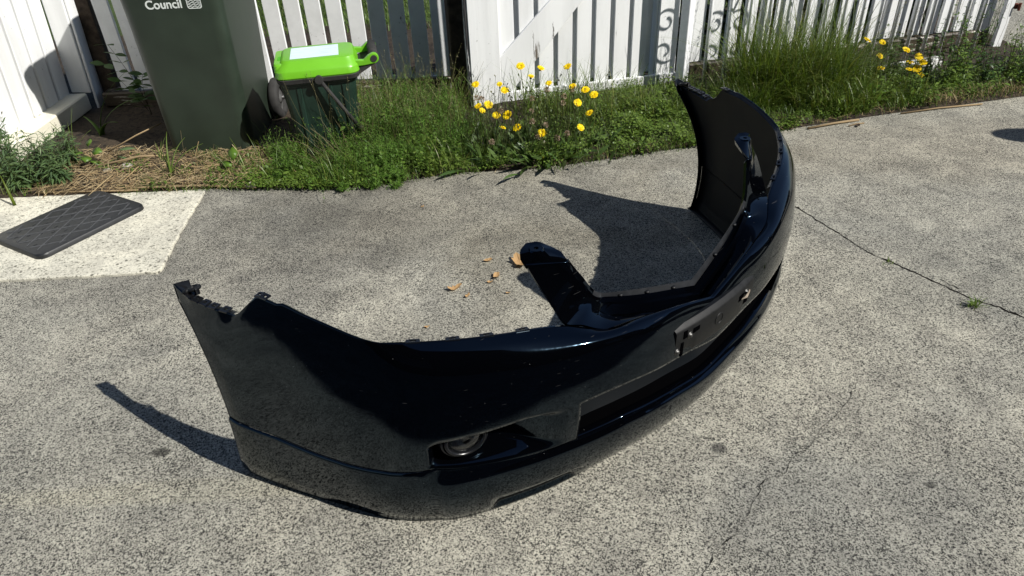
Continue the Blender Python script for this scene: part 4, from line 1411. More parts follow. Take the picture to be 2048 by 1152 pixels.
_r = ramp(_n, [(.38, (.42, .55, .66)), (.5, (.62, .74, .80)), (.7, (.70, .80, .84))])
_l.new(_wv.outputs['Fac'], _r.inputs['Fac']); _l.new(_r.outputs['Color'], _p.inputs['Base Color'])
_p.inputs['Roughness'].default_value = .35
mb = MB(); mb.box(-.110, .088, -.082, .082, .4338, .4344); mb.build('lid_label', M_LABEL, lid)
# carry handle swung down to the hinge side
mb = MB()
for sg in (-1,):
    mb.tube([(-.005, sg * .153, .362), (.070, sg * .158, .235), (.122, sg * .158, .148)], .0085, 8)
mb.tube([(-.005, .153, .362), (.070, .158, .235), (.122, .158, .148)], .0085, 8)
mb.tube([(.122, -.158, .148), (.134, -.140, .132), (.136, 0, .128), (.134, .140, .132), (.122, .158, .148)], .0095, 8)
mb.build('carry_handle', M_RUBBER, sb, True)
for sg in (-1, 1):
    mb = MB(); mb.tube([(-.005, sg * .140, .362), (-.005, sg * .165, .362)], .017, 18); mb.build('handle_pivot', M_RUBBER, sb)

# ------------------------------------------------------------------ meter box lid set in the pad
M_LIDB = plain('black_cast_polymer', (0.011, 0.012, 0.0135), 0.50, 0.5, vary=0.35, vscale=35, bump=0.35)
mc = Vector((-1.688, 2.407))
A_ = Vector((-1.885, 2.215)); 
ml = thing('meter_box_lid', (-1.672, 2.414, 0.010), 'black rectangular meter box lid with diamond pattern in the pale pad', 'access cover', math.radians(0))
# axes: long side from the near left to the far right
P00, P10, P11, P01 = Vector((-1.640, 2.165)), Vector((-1.418, 2.535)), Vector((-1.690, 2.668)), Vector((-1.915, 2.300))
ex = ((P10 - P00) + (P11 - P01)) * .5; ey = ((P01 - P00) + (P11 - P10)) * .5
ctr = (P00 + P10 + P11 + P01) / 4
ml.location = (ctr.x, ctr.y, 0.010)
ml.rotation_euler = (0, 0, math.atan2(ex.y, ex.x))
LW, LH = ex.length, ey.length
mb = MB()
rr = [[(x, y, z) for x, y in rrect(LW + a, LH + a, .035, 6)] for z, a in ((-.004, .008), (.012, .004), (.0165, -.002), (.0175, -.006))]
mb.loft(rr); smooth_by_angle(mb.build('plate', M_LIDB, ml), 28)
M_RIDGE = plain('rib_sheen_grey', (0.052, 0.054, 0.057), 0.45, 0.5, vary=0.3, vscale=60)  # sheen of the ribs put into a lighter grey
def seg_clip(p, d, hx, hy):
    t0, t1 = -9, 9
    for a, b, h in ((p[0], d[0], hx), (p[1], d[1], hy)):
        if abs(b) < 1e-9:
            if abs(a) > h: return None
            continue
        u, v = sorted(((-h - a) / b, (h - a) / b)); t0 = max(t0, u); t1 = min(t1, v)
    return (t0, t1) if t1 - t0 > .02 else None
pit = .056
for fam in (0, 1):
    a = math.radians(28 if fam == 0 else -38)
    d = (math.cos(a), math.sin(a)); nrm = (-d[1], d[0])
    for i in range(-6, 7):
        p = (nrm[0] * pit * i, nrm[1] * pit * i)
        c = seg_clip(p, d, LW / 2 - .022, LH / 2 - .020)
        if not c: continue
        mb = MB(); L_ = c[1] - c[0]
        M = Matrix.Translation((p[0] + d[0] * (c[0] + c[1]) / 2, p[1] + d[1] * (c[0] + c[1]) / 2, .0174)) @ Matrix.Rotation(a, 4, 'Z')
        mb.add([M @ Vector(q) for q in ((-L_ / 2, -.0022, 0), (L_ / 2, -.0022, 0), (L_ / 2, .0022, 0), (-L_ / 2, .0022, 0), (-L_ / 2, 0, .0022), (L_ / 2, 0, .0022))], [(0, 1, 5, 4), (2, 3, 4, 5), (0, 4, 3), (1, 2, 5)])
        mb.build('rib', M_RIDGE, ml)
mb = MB()
for i in range(-5, 6):
    for j in range(-5, 6):
        x_ = i * .058 + (j % 2) * .029; y_ = j * .030
        if abs(x_) > LW / 2 - .04 or abs(y_) > LH / 2 - .035: continue
        mb.box(x_ - .007, x_ + .007, y_ - .0012, y_ + .0012, .0172, .0190)
o = mb.build('tread_studs', M_LIDB, ml); o['kind'] = 'stuff'

# ------------------------------------------------------------------ plants
G_GRASS = foliage('grass_blade', [(0.049, 0.096, 0.0125), (0.0816, 0.15, 0.0188), (0.1197, 0.192, 0.0293), (0.0598, 0.114, 0.0146), (0.1523, 0.18, 0.047)], .45, .30)
G_TALL = foliage('tall_grass_blade', [(0.0427, 0.0805, 0.0132), (0.0854, 0.1437, 0.0198), (0.1342, 0.1955, 0.0286), (0.0671, 0.1092, 0.0176), (0.2074, 0.2185, 0.055)], .42, .32)
G_FEATHER = foliage('feathery_weed_leaf', [(0.0622, 0.1353, 0.0175), (0.0984, 0.2069, 0.0272), (0.1398, 0.2546, 0.0389), (0.0777, 0.175, 0.0194), (0.1658, 0.2307, 0.0535)], .5, .30)
G_CLOVER = foliage('ground_cover_leaf', [(0.0676, 0.126, 0.0166), (0.1092, 0.18, 0.0269), (0.156, 0.222, 0.0414), (0.0832, 0.15, 0.0207)], .45, .30)
G_DARK = foliage('dark_weed_leaf', [(0.0288, 0.064, 0.016), (0.0512, 0.104, 0.024), (0.08, 0.144, 0.0352)], .42, .28)
G_BLUE = foliage('grey_green_weed_leaf', [(0.051, 0.0935, 0.0374), (0.0816, 0.136, 0.051), (0.119, 0.1785, 0.0646)], .5, .28)
G_BROAD = foliage('fresh_broad_leaf', [(.085, .17, .018), (.11, .20, .026)], .4, .35)
G_ROSETTE = foliage('rosette_leaf', [(0.0403, 0.0805, 0.0198), (0.069, 0.1207, 0.0286), (0.0978, 0.1495, 0.0396)], .36, .25, .5)
G_STRAW = foliage('dry_straw', [(.28, .20, .10), (.40, .30, .16), (.18, .115, .06), (.46, .37, .22), (.11, .075, .04)], .75, .10, .2)
G_STEM = foliage('green_stem', [(.045, .075, .018), (.075, .10, .03), (.09, .085, .035)], .5, .1)
G_SEEDST = foliage('pale_seed_stem', [(.16, .15, .07), (.22, .19, .10), (.10, .11, .04)], .6, .15)
G_YELLOW = foliage('yellow_petal', [(.84, .62, .006), (.88, .68, .008), (.82, .55, .005)], .5, .12, .2)
G_CLOCK = foliage('seed_head_fluff', [(.34, .25, .19), (.42, .33, .26), (.26, .18, .13)], .9, .3, .1)

def pts_in(n, x0, x1, d0, d1, pw=1.0):
    """points in the planted strip, d = distance behind the concrete edge"""
    x = rng.uniform(x0, x1, n)
    y = edge_y(x) + d0 + (d1 - d0) * rng.uniform(0, 1, n) ** pw
    return np.stack([x, y, np.full(n, .008)], 1)
def clumped(n, x0, x1, d0, d1, k=18, s=.06):
    c = pts_in(k, x0, x1, d0, d1)
    p = c[rng.integers(0, k, n)] + np.concatenate([rng.normal(0, s, (n, 2)), np.zeros((n, 1))], 1)
    p[:, 1] = np.maximum(p[:, 1], edge_y(p[:, 0]) + d0 - .01)
    p[:, 2] = .008
    return p
def stuff(o, label, cat):
    return tag(o, label, cat, None, 'stuff')
U = rng.uniform

# --- low turf fringe along the whole concrete edge
R = Ribbons()
for (x0, x1, d0, d1, n, h0, h1) in ((-1.6, -.1, -.045, .03, 500, .012, .04), (.1, 1.3, -.05, .03, 420, .015, .045), (-1.25, -.80, -.01, .22, 1500, .012, .05), (-.80, -.1, -.03, .30, 1700, .02, .09), (.15, .9, -.015, .35, 2600, .02, .075), (.9, 1.5, -.01, .4, 1800, .03, .10), (1.5, 2.9, -.005, .35, 3200, .025, .10), (-2.6, -1.9, 0, .4, 500, .02, .09)):
    b = pts_in(n, x0, x1, d0, d1)
    blades(R, b, U(h0, h1, n), U(.3, 1.2, n), U(.0016, .0034, n))
stuff(R.build('verge_grass', G_GRASS), 'short mixed green grass along the concrete edge', 'grass')

# --- small-leaved ground cover
def cover(name, regs, mat, label, size=(.006, .013)):
    R = Ribbons()
    for (x0, x1, d0, d1, n, hmax) in regs:
        c = clumped(n, x0, x1, d0, d1, max(10, n // 260), .036)
        hh = hmax * (0.25 + .75 * (0.5 + .5 * np.sin(c[:, 0] * 23 + 1.3) * np.sin(c[:, 1] * 19))) * U(.05, 1, n) ** .7
        c[:, 2] = .012 + hh
        ln = U(size[0], size[1], n)
        dirs = rand_unit(n, .6); dirs[:, 2] = np.abs(dirs[:, 2]) * .8 + .05
        leaves(R, c, dirs, ln, ln * U(.5, .85, n), droop=.25, prof=(.3, 1, .9, .2))
    return stuff(R.build(name, mat), label, 'ground cover')
cover('ground_cover', [(.10, .95, -.02, .72, 24000, .10), (.9, 1.35, -.01, .35, 5000, .07), (-.35, .0, .0, .35, 3500, .05), (-1.12, -.70, -.01, .12, 4200, .035), (1.4, 2.7, .02, .45, 9000, .10)], G_CLOVER,
      'yellow-green small-leaved ground cover between the flowers and the bumper')

# --- feathery weed mass round the small bin
def feathery(name, spots, label, mat=G_FEATHER, leaf=(.008, .019), wid=(.0009, .0019)):
    R = Ribbons(); RS = Ribbons()
    for (cx, cy, rad, n, hmax, m) in spots:
        # separate tufts with dark gaps between, stems fanning from each crown
        nt = max(5, n // 22)
        ta = U(0, 2 * np.pi, nt); tr = rad * np.sqrt(U(0, 1, nt))
        tc_ = np.stack([cx + tr * np.cos(ta), cy + tr * np.sin(ta) * .75, np.full(nt, .01)], 1)
        th = hmax * U(.30, 1.12, nt) * np.sqrt(np.clip(1.15 - (tr / rad) ** 2, .15, 1))
        k_ = rng.integers(0, nt, n)
        base = tc_[k_] + np.concatenate([rng.normal(0, .008, (n, 2)), np.zeros((n, 1))], 1)
        h = th[k_] * U(.45, 1, n)
        a = U(0, 2 * np.pi, n); fan = U(.05, .75, n)
        tip = base + np.stack([np.cos(a) * fan * h, np.sin(a) * fan * h, h], 1)
        far = U(0, 1, n) < .06
        tip[far, 2] += U(.02, .10, far.sum())
        P = stems(RS, base, tip, U(.0010, .0020, n), .12, 5)
        t = U(.18, 1, (n, m))
        i = np.clip((t * 5).astype(int), 0, 4); f = t * 5 - i
        ar = np.arange(n)[:, None]
        pos = P[ar, i] * (1 - f[..., None]) + P[ar, i + 1] * f[..., None]
        pos = pos.reshape(-1, 3) + rng.normal(0, .004, (n * m, 3))
        dirs = rand_unit(n * m, .8); dirs[:, 2] += .25
        ln = U(leaf[0], leaf[1], n * m)
        leaves(R, pos, dirs, ln, U(wid[0], wid[1], n * m) * 1.4, droop=.2, prof=(.6, 1, .15))
    o = R.build(name, mat)
    stuff(o, label, 'weeds')
    s = RS.build('stems', G_STEM, o); s['kind'] = 'stuff'
    return o
feathery('feathery_weeds', [(-.52, 3.02, .27, 1000, .26, 32), (-.36, 2.95, .22, 700, .22, 32), (-.46, 3.32, .24, 700, .25, 30), (-.25, 3.15, .16, 260, .20, 28), (-.58, 2.80, .16, 560, .15, 28), (-.50, 2.76, .15, 450, .13, 28), (-.86, 2.78, .12, 300, .075, 26), (-.66, 2.70, .12, 380, .075, 26), (-.50, 2.65, .08, 200, .06, 22), (-.82, 3.02, .10, 260, .20, 26), (-.62, 3.45, .16, 300, .22, 26), (-.98, 2.88, .10, 220, .16, 24), (-.24, 2.90, .10, 200, .12, 24), (-.42, 3.22, .20, 450, .23, 26)],
         'feathery fine-leaved weeds heaped around the small lime-lidded bin')
# broader-leaved weeds mixed through the verge
def leafy_patch(regs, label, mat):
    R = Ribbons()
    for (x0, x1, d0, d1, k, per, h, l0, l1) in regs:
        c = pts_in(k, x0, x1, d0, d1)
        hh = h * U(.4, 1.1, k)
        idx = np.repeat(np.arange(k), per); n = len(idx)
        a = U(0, 2 * np.pi, n); t = U(.1, 1, n)
        pos = c[idx] + np.stack([np.cos(a) * .035 * t, np.sin(a) * .035 * t, hh[idx] * t], 1)
        el = U(-.2, .9, n)
        d = np.stack([np.cos(a) * np.cos(el), np.sin(a) * np.cos(el), np.sin(el)], 1)
        ln = U(l0, l1, n)
        leaves(R, pos, d, ln, ln * U(.35, .6, n), droop=.3, prof=(.2, .8, 1, .75, .06))
    return stuff(R.build('leafy_weeds', mat), label, 'weeds')
leafy_patch([(-.95, -.62, -.02, .14, 14, 14, .05, .012, .028), (-.62, -.2, -.02, .20, 26, 16, .10, .012, .028), (-.75, -.25, .2, .6, 30, 16, .20, .014, .03), (.35, 1.1, .0, .5, 46, 16, .10, .012, .028), (1.5, 2.7, .02, .3, 50, 16, .12, .014, .032), (-1.2, -.9, .0, .15, 10, 12, .05, .012, .024)],
            'small broad-leaved weeds mixed through the verge grass', G_CLOVER)
# thin dead and seeding grass stalks rising out of it
R = Ribbons()
n = 170
b = np.stack([U(-.78, -.22, n), U(2.85, 3.3, n), np.full(n, .02)], 1)
tip = b + np.stack([rng.normal(.02, .07, n), rng.normal(0, .05, n), U(.20, .40, n)], 1)
P = stems(R, b, tip, U(.0012, .0020, n), .10, 5)
m = 10
tt = P[:, -1:, :] + (P[:, -2:-1, :] - P[:, -1:, :]) * U(0, .9, (n, m))[..., None]
leaves(R, tt.reshape(-1, 3), rand_unit(n * m), U(.004, .010, n * m), U(.001, .002, n * m), prof=(.6, 1, .2))
n = 26
b = np.stack([U(-.80, -.62, n), U(2.76, 2.9, n), np.full(n, .03)], 1)
tip = b + np.stack([U(-.20, .02, n), U(-.06, .06, n), U(.08, .20, n)], 1)
stems(R, b, tip, U(.002, .0032, n), .12, 5)
n = 14
b = np.stack([U(-.36, -.22, n), U(3.15, 3.4, n), np.full(n, .02)], 1)
tip = b + np.stack([U(.02, .28, n), U(-.1, .1, n), U(.12, .24, n)], 1)
stems(R, b, tip, U(.002, .003, n), .1, 5)
stuff(R.build('dry_grass_stalks', G_SEEDST), 'thin pale seeding grass stalks rising from the weeds right of the small bin', 'grass')

# longer blades arching among the weeds
R = Ribbons()
for (x0, x1, d0, d1, n, h0, h1) in ((-.85, -.15, .0, .5, 420, .07, .22), (-.62, -.15, .25, .75, 420, .16, .34), (-1.05, -.75, .05, .4, 160, .08, .2), (.0, .5, .25, .7, 260, .14, .30), (.25, .72, .30, .65, 700, .09, .22), (.72, 1.05, .15, .6, 420, .08, .20)):
    b = clumped(n, x0, x1, d0, d1, 14, .05)
    blades(R, b, U(h0, h1, n), U(.3, .9, n), U(.002, .0042, n))
stuff(R.build('verge_grass', G_TALL), 'longer arching grass blades in front of the white gate', 'grass')

# --- the tall grass clump behind the far end of the bumper
R = Ribbons()
for (cx, cy, rad, n, h0, h1) in ((1.42, 3.42, .28, 1900, .20, .56), (1.60, 3.48, .26, 1200, .16, .44), (1.12, 3.22, .14, 500, .10, .24), (1.22, 3.32, .18, 800, .12, .30), (1.55, 3.25, .22, 1200, .10, .26), (1.90, 3.32, .18, 500, .07, .15)):
    a = U(0, 2 * np.pi, n); r = rad * np.sqrt(U(0, 1, n))
    b = np.stack([cx + r * np.cos(a), np.maximum(cy + r * np.sin(a) * .6, edge_y(cx + r * np.cos(a)) + .02), np.full(n, .008)], 1)
    blades(R, b, U(h0, h1, n) * U(.6, 1, n), U(.15, 1.15, n), U(.0022, .0062, n), seg=5)
n = 190
b = np.stack([U(1.12, 1.66, n), U(3.22, 3.55, n), np.full(n, .02)], 1)
blades(R, b, U(.36, .68, n), U(.12, .4, n), U(.0022, .0034, n), seg=6)
stuff(R.build('tall_grass', G_TALL), 'tall green grass clump behind the far end of the bumper', 'grass')
R = Ribbons()
n = 40
b = np.stack([U(1.15, 2.6, n), U(3.3, 3.7, n), np.full(n, .02)], 1)
tip = b + np.stack([U(-.05, .16, n), U(-.05, .05, n), U(.35, .62, n)], 1)
P = stems(R, b, tip, U(.0012, .0020, n), .08, 5)
m = 26
tt = P[:, -1:, :] + (P[:, -2:-1, :] - P[:, -1:, :]) * U(0, 1.0, (n, m))[..., None]
leaves(R, tt.reshape(-1, 3), rand_unit(n * m) + np.array([0, 0, .5]), U(.006, .014, n * m), U(.0014, .003, n * m), prof=(.6, 1, .2))
stuff(R.build('seeding_grass', G_SEEDST), 'tall thin seeding grass heads in front of the iron railing', 'grass')

# --- leafy weeds at the right end, each a plant
def leafy_weed(x, y, h, nst, label, mat=G_DARK, leaf=(.016, .034), lw=.34, spread=.35, seed=0, m=16, group=None):
    t = thing('weed_plant', (x, y, .008), label, 'weed', 0, group)
    RS = Ribbons(); RL = Ribbons()
    a = U(0, 2 * np.pi, nst)
    tip = np.stack([np.cos(a) * h * spread * U(.2, 1, nst), np.sin(a) * h * spread * U(.2, 1, nst), h * U(.6, 1, nst)], 1)
    base = np.stack([np.cos(a), np.sin(a), np.zeros(nst)], 1) * .012
    P = stems(RS, base, tip, U(.0022, .0036, nst), .10, 6)
    tt = U(.12, 1, (nst, m)); i = np.clip((tt * 6).astype(int), 0, 5); f = tt * 6 - i
    ar = np.arange(nst)[:, None]
    pos = (P[ar, i] * (1 - f[..., None]) + P[ar, i + 1] * f[..., None]).reshape(-1, 3)
    dirs = rand_unit(nst * m, .4); dirs[:, 2] += .3
    ln = U(leaf[0], leaf[1], nst * m) * (1.15 - .5 * tt.reshape(-1))
    leaves(RL, pos, dirs, ln, ln * lw, droop=.35, prof=(.2, .85, 1, .7, .06))
    o = RL.build('foliage', mat, t); o['kind'] = 'stuff'
    RS.build('stem', G_STEM, t)
    return t
leafy_weed(2.26, 3.50, .42, 14, 'dark leafy weed standing left of the white end post, tallest on the right', m=20)
leafy_weed(2.46, 3.62, .44, 9, 'slim upright weed with narrow leaves rising in front of the white end post', leaf=(.018, .035), lw=.2, spread=.16, m=24)
leafy_weed(2.13, 3.50, .32, 13, 'dark bushy weed just right of the right-hand yellow flowers', m=18)
leafy_weed(2.40, 3.42, .24, 14, 'low leafy weed at the concrete edge below the white end post', m=18)
leafy_weed(2.66, 3.52, .26, 14, 'shaded weed right of the white end post', m=18)
leafy_weed(2.56, 3.39, .16, 13, 'small weed at the far right of the concrete edge', m=16)
leafy_weed(2.78, 3.72, .30, 6, 'grassy weed at the far right beside the grey path', leaf=(.03, .06), lw=.14, m=12, spread=.5)
leafy_weed(1.96, 3.28, .15, 13, 'pale low leafy weed under the right-hand yellow flowers', G_CLOVER, m=14)
leafy_weed(1.74, 3.26, .13, 6, 'broad-leaved weed right of the tall grass clump', G_BROAD, (.03, .055), .6, .5, m=6)
# feathery sprigs in the gate flowers
leafy_weed(.06, 3.02, .34, 5, 'thin branching weed standing among the yellow flowers before the gate stile', G_FEATHER, (.008, .016), .22, .45, m=26)
leafy_weed(.24, 3.05, .26, 4, 'thin dark weed with buds among the yellow flowers before the gate brace', G_DARK, (.008, .018), .2, .4, m=20)
leafy_weed(.78, 3.38, .22, 5, 'small weed growing under the right end of the gate', G_CLOVER, (.012, .024), .6, .4, m=12)
leafy_weed(2.20, 3.40, .26, 14, 'mid-green leafy weed between the dark bushy weed and the end-post weeds', G_CLOVER, (.018, .036), .42, m=20)
leafy_weed(2.34, 3.58, .38, 12, 'upright mid-green weed in front of the last railing bars', G_GRASS, (.018, .038), .36, m=22)
leafy_weed(2.55, 3.50, .28, 13, 'mid-green weed below the white end post', G_CLOVER, (.016, .034), .40, m=20)
leafy_weed(2.05, 3.62, .24, 12, 'leafy weed behind the right-hand yellow flowers', G_DARK, (.018, .036), .42, m=18)
leafy_weed(1.90, 3.55, .22, 10, 'leafy weed in front of the flaking edging board', G_GRASS, (.016, .030), .36, m=18)
leafy_weed(2.72, 3.60, .34, 9, 'tall thin weed at the far right edge of the picture', G_GRASS, (.02, .045), .2, m=20)
leafy_weed(2.86, 3.78, .24, 12, 'leafy weed at the foot of the white end post on its right', G_DARK, (.018, .034), .4, m=18)
leafy_weed(2.80, 3.58, .18, 12, 'low weed at the far right edge of the soil strip', G_GRASS, (.016, .030), .4, m=18)
leafy_weed(1.16, 3.55, .16, 6, 'bright small-leaved weed at the foot of the first railing bars', G_CLOVER, (.012, .026), .6, .5, m=14)

# --- narrow-leaved weeds at the left edge
k = 0
for (x, y, h, lab) in ((-2.10, 2.86, .26, 'tallest grey-green narrow-leaved weed at the left edge before the cream beam'), (-1.96, 2.84, .21, 'grey-green narrow-leaved weed second from the left edge'),
                       (-2.03, 2.77, .15, 'low grey-green weed at the front of the left corner patch'), (-1.88, 2.78, .12, 'small grey-green weed at the right of the left corner patch'),
                       (-2.20, 2.92, .22, 'grey-green weed partly cut by the left edge of the picture'), (-1.94, 2.96, .17, 'grey-green weed against the cream beam')):
    leafy_weed(x, y, h * 1.1, 15, lab, G_BLUE, (.038, .075), .14, .42, m=22, group='grey-green weeds in the left corner')
# strap-leaved plant by the end of the beam
def strap(x, y, spec, label, name='strap_leaf_plant', mat=G_BROAD, w=.018):
    t = thing(name, (x, y, .01), label, 'plant')
    for (az, L, lean, wd) in spec:
        R = Ribbons()
        blades(R, np.zeros((1, 3)), np.array([L]), np.array([lean]), np.array([wd]), np.array([math.radians(az)]), seg=8, droop=.3, taper=.85)
        o = R.build('leaf', mat, t)
        s = o.modifiers.new('t', 'SOLIDIFY'); s.thickness = .0008
    return t
strap(-1.945, 3.30, [(20, .34, .55, .020), (5, .26, 1.0, .018), (-30, .15, 1.1, .026), (150, .12, .8, .02)], 'bright green strap-leaved plant beside the end of the cream beam')
strap(-1.93, 3.02, [(150, .20, .5, .006), (80, .24, .35, .005), (20, .16, .6, .006), (110, .18, .5, .005)], 'thin grass tuft standing in front of the cream beam', 'grass_tuft', G_TALL)
strap(-1.985, 2.60, [(128, .13, .45, .012)], 'single yellow-green blade leaning at the left edge above the pale pad', 'weed_shoot', foliage('yellow_green_blade', [(.09, .125, .010)], .4, .3))
strap(-1.42, 2.79, [(95, .20, .5, .009), (70, .17, .8, .010), (35, .16, 1.0, .009), (120, .12, .9, .009), (-30, .10, 1.2, .010), (-70, .07, 1.2, .009)], 'green grass tuft in the dry straw in front of the wheelie bin', 'grass_tuft', G_TALL)
strap(-1.52, 2.95, [(95, .10, .6, .005), (70, .12, .5, .005), (35, .08, 1.0, .005), (120, .10, .9, .005), (150, .08, .7, .005)], 'thin grass tuft at the left foot of the wheelie bin', 'grass_tuft', G_TALL)
def broad(x, y, spec, label, mat=G_BROAD):
    t = thing('broadleaf_seedling', (x, y, .01), label, 'plant')
    for (az, el, L, wd, z) in spec:
        R = Ribbons()
        d = np.array([[math.cos(math.radians(az)) * math.cos(math.radians(el)), math.sin(math.radians(az)) * math.cos(math.radians(el)), math.sin(math.radians(el))]])
        leaves(R, np.array([[0, 0, z]]) + d * .02, d, np.array([L]), np.array([wd]), droop=.25, prof=(.15, .7, 1, .85, .5, .04))
        o = R.build('leaf', mat, t); s = o.modifiers.new('t', 'SOLIDIFY'); s.thickness = .0006
        RS = Ribbons(); stems(RS, np.zeros((1, 3)), np.array([[0, 0, z]]) + d * .022, np.array([.003]), .05, 2); RS.build('stalk', G_STEM, t)
    return t
broad(-1.84, 2.97, [(-80, 5, .05, .045, .05), (-10, 15, .055, .045, .06), (200, 10, .05, .04, .06), (90, 40, .05, .04, .07), (-40, 0, .05, .045, .03)], 'bright broad-leaved seedling in front of the cream beam')
broad(-1.145, 2.79, [(100, 50, .075, .04, .05), (60, 30, .06, .035, .03), (-60, 10, .05, .04, .02), (-90, -5, .045, .032, .01), (150, 25, .06, .035, .03)], 'bright broad-leaved seedling right of the straw at the concrete edge')
broad(-1.74, 2.99, [(15, 12, .075, .03, .05), (-25, 5, .06, .03, .03)], 'grey-green two-leaved seedling by the straw', G_BLUE)
# dark sprig in the shade behind the wheelie bin
def sprig():
    t = thing('shrub_sprig', (-1.80, 3.55, .01), 'dark small-leaved sprig in the shade left of the wheelie bin', 'plant')
    RS = Ribbons(); 
    base = np.zeros((3, 3)); tip = np.array([[-.10, 0, .37], [-.16, .02, .27], [.02, 0, .22]])
    P = stems(RS, base, tip, np.array([.004, .003, .003]), .15, 6)
    RS.build('stem', foliage('dark_stem', [(.012, .012, .008)], .9, .05, .05), t)
    for j in range(3):
        for f in np.linspace(.35, 1, 7):
            i = min(5, int(f * 6)); p = P[j, i] + (P[j, i + 1] - P[j, i]) * (f * 6 - i)
            for sg in (-1, 1):
                R = Ribbons()
                L = U(.05, .075)
                leaves(R, p[None], np.array([[sg * U(.6, 1), U(-.6, .3), U(-.1, .5)]]), np.array([L]), np.array([L * .52]), droop=.2, prof=(.15, .8, 1, .7, .05))
                R.build('leaf', G_DARK, t)
    return t
sprig()

# --- straw and litter in front of the wheelie bin
R = Ribbons()
n = 5200
b = np.stack([U(-1.95, -1.02, n), U(0, 1, n), np.zeros(n)], 1)
b[:, 1] = edge_y(b[:, 0]) + .01 + b[:, 1] ** 1.2 * .42
b[:, 2] = .016 + U(0, .022, n)
d = rand_unit(n, .12)
leaves(R, b, d, U(.02, .10, n) * U(.4, 1, n), U(.0012, .0032, n), droop=.05, prof=(.7, 1, .8, .3))
n = 26
b = np.stack([U(-1.85, -1.1, n), U(2.78, 3.05, n), U(.03, .045, n)], 1)
leaves(R, b, rand_unit(n, .12), U(.12, .30, n), U(.003, .006, n), droop=.02, prof=(.6, 1, 1, .9, .6, .3))
n = 900
b = pts_in(n, -1.0, 2.6, .0, .12); b[:, 2] = .012 + U(0, .012, n)
leaves(R, b, rand_unit(n, .15), U(.015, .06, n), U(.001, .0026, n), droop=.05, prof=(.7, 1, .8, .3))
n = 500
b = pts_in(n, 2.0, 2.62, -.005, .10); b[:, 2] = .012 + U(0, .02, n)
blades(R, b, U(.02, .06, n), U(.6, 1.4, n), U(.0014, .003, n))
stuff(R.build('straw_litter', G_STRAW), 'dry straw and dead stems on the soil in front of the wheelie bin', 'straw')
# thin green growth between the straw
R = Ribbons()
n = 420
b = clumped(n, -1.65, -1.02, .02, .32, 12, .035)
blades(R, b, U(.02, .07, n), U(.4, 1.2, n), U(.0016, .003, n))
n = 700
c = clumped(n, -1.75, -1.05, .01, .30, 14, .03); c[:, 2] = .022 + U(0, .02, n)
ln = U(.006, .013, n)
leaves(R, c, rand_unit(n, .5), ln, ln * .7, prof=(.3, 1, .9, .2))
stuff(R.build('green_shoots', G_GRASS), 'sparse green shoots in the straw before the wheelie bin', 'grass')

# grass on the far lawn, seen through the pickets
R = Ribbons()
n = 9000
b = np.stack([U(-2.6, .3, n), U(5.0, 7.6, n), np.full(n, .006)], 1)
blades(R, b, U(.03, .09, n), U(.3, 1, n), U(.004, .008, n), seg=2)
stuff(R.build('lawn_grass', G_GRASS), 'lawn grass beyond the pickets', 'grass')

# --- yellow-flowered plants: rosette leaves, stalks, flower heads and seed clocks
def petal_head(name, r, parent, loc, tilt, seed):
    """flat many-petalled yellow head"""
    R = Ribbons()
    for (rad, k, up) in ((1.0, 26, .12), (.78, 20, .30), (.50, 14, .55)):
        a = np.linspace(0, 2 * np.pi, k, endpoint=False) + rng.uniform(-.08, .08, k)
        d = np.stack([np.cos(a), np.sin(a), np.full(k, up)], 1)
        L = r * rad * U(.88, 1.06, k)
        leaves(R, d * .0015, d, L, np.full(k, r * .30), droop=.12, prof=(.35, .9, 1.0, .75))
    o = R.build(name, G_YELLOW, parent)
    o.location = loc
    o.rotation_euler = tilt
    return o
def cup(parent, loc, tilt, s=1.0):
    mb = MB()
    M = Matrix.Translation(loc) @ Matrix.Rotation(tilt[1], 4, 'Y') @ Matrix.Rotation(tilt[0], 4, 'X')
    mb.lathe([(.0012, -.016 * s), (.005 * s, -.012 * s), (.0062 * s, -.004 * s), (.0045 * s, .0005)], 9, M)
    return mb.build('calyx', G_STEM, parent, True)
def clock_head(parent, loc, r):
    R = Ribbons(); k = 90
    d = rand_unit(k); d = d[d[:, 2] > -.75]; k = len(d)
    leaves(R, d * .002, d, np.full(k, r) * U(.85, 1.05, k), np.full(k, r * .26), droop=.0, prof=(.06, .10, .9, 1.0))
    o = R.build('seed_head', G_CLOCK, parent); o.location = loc
    return o
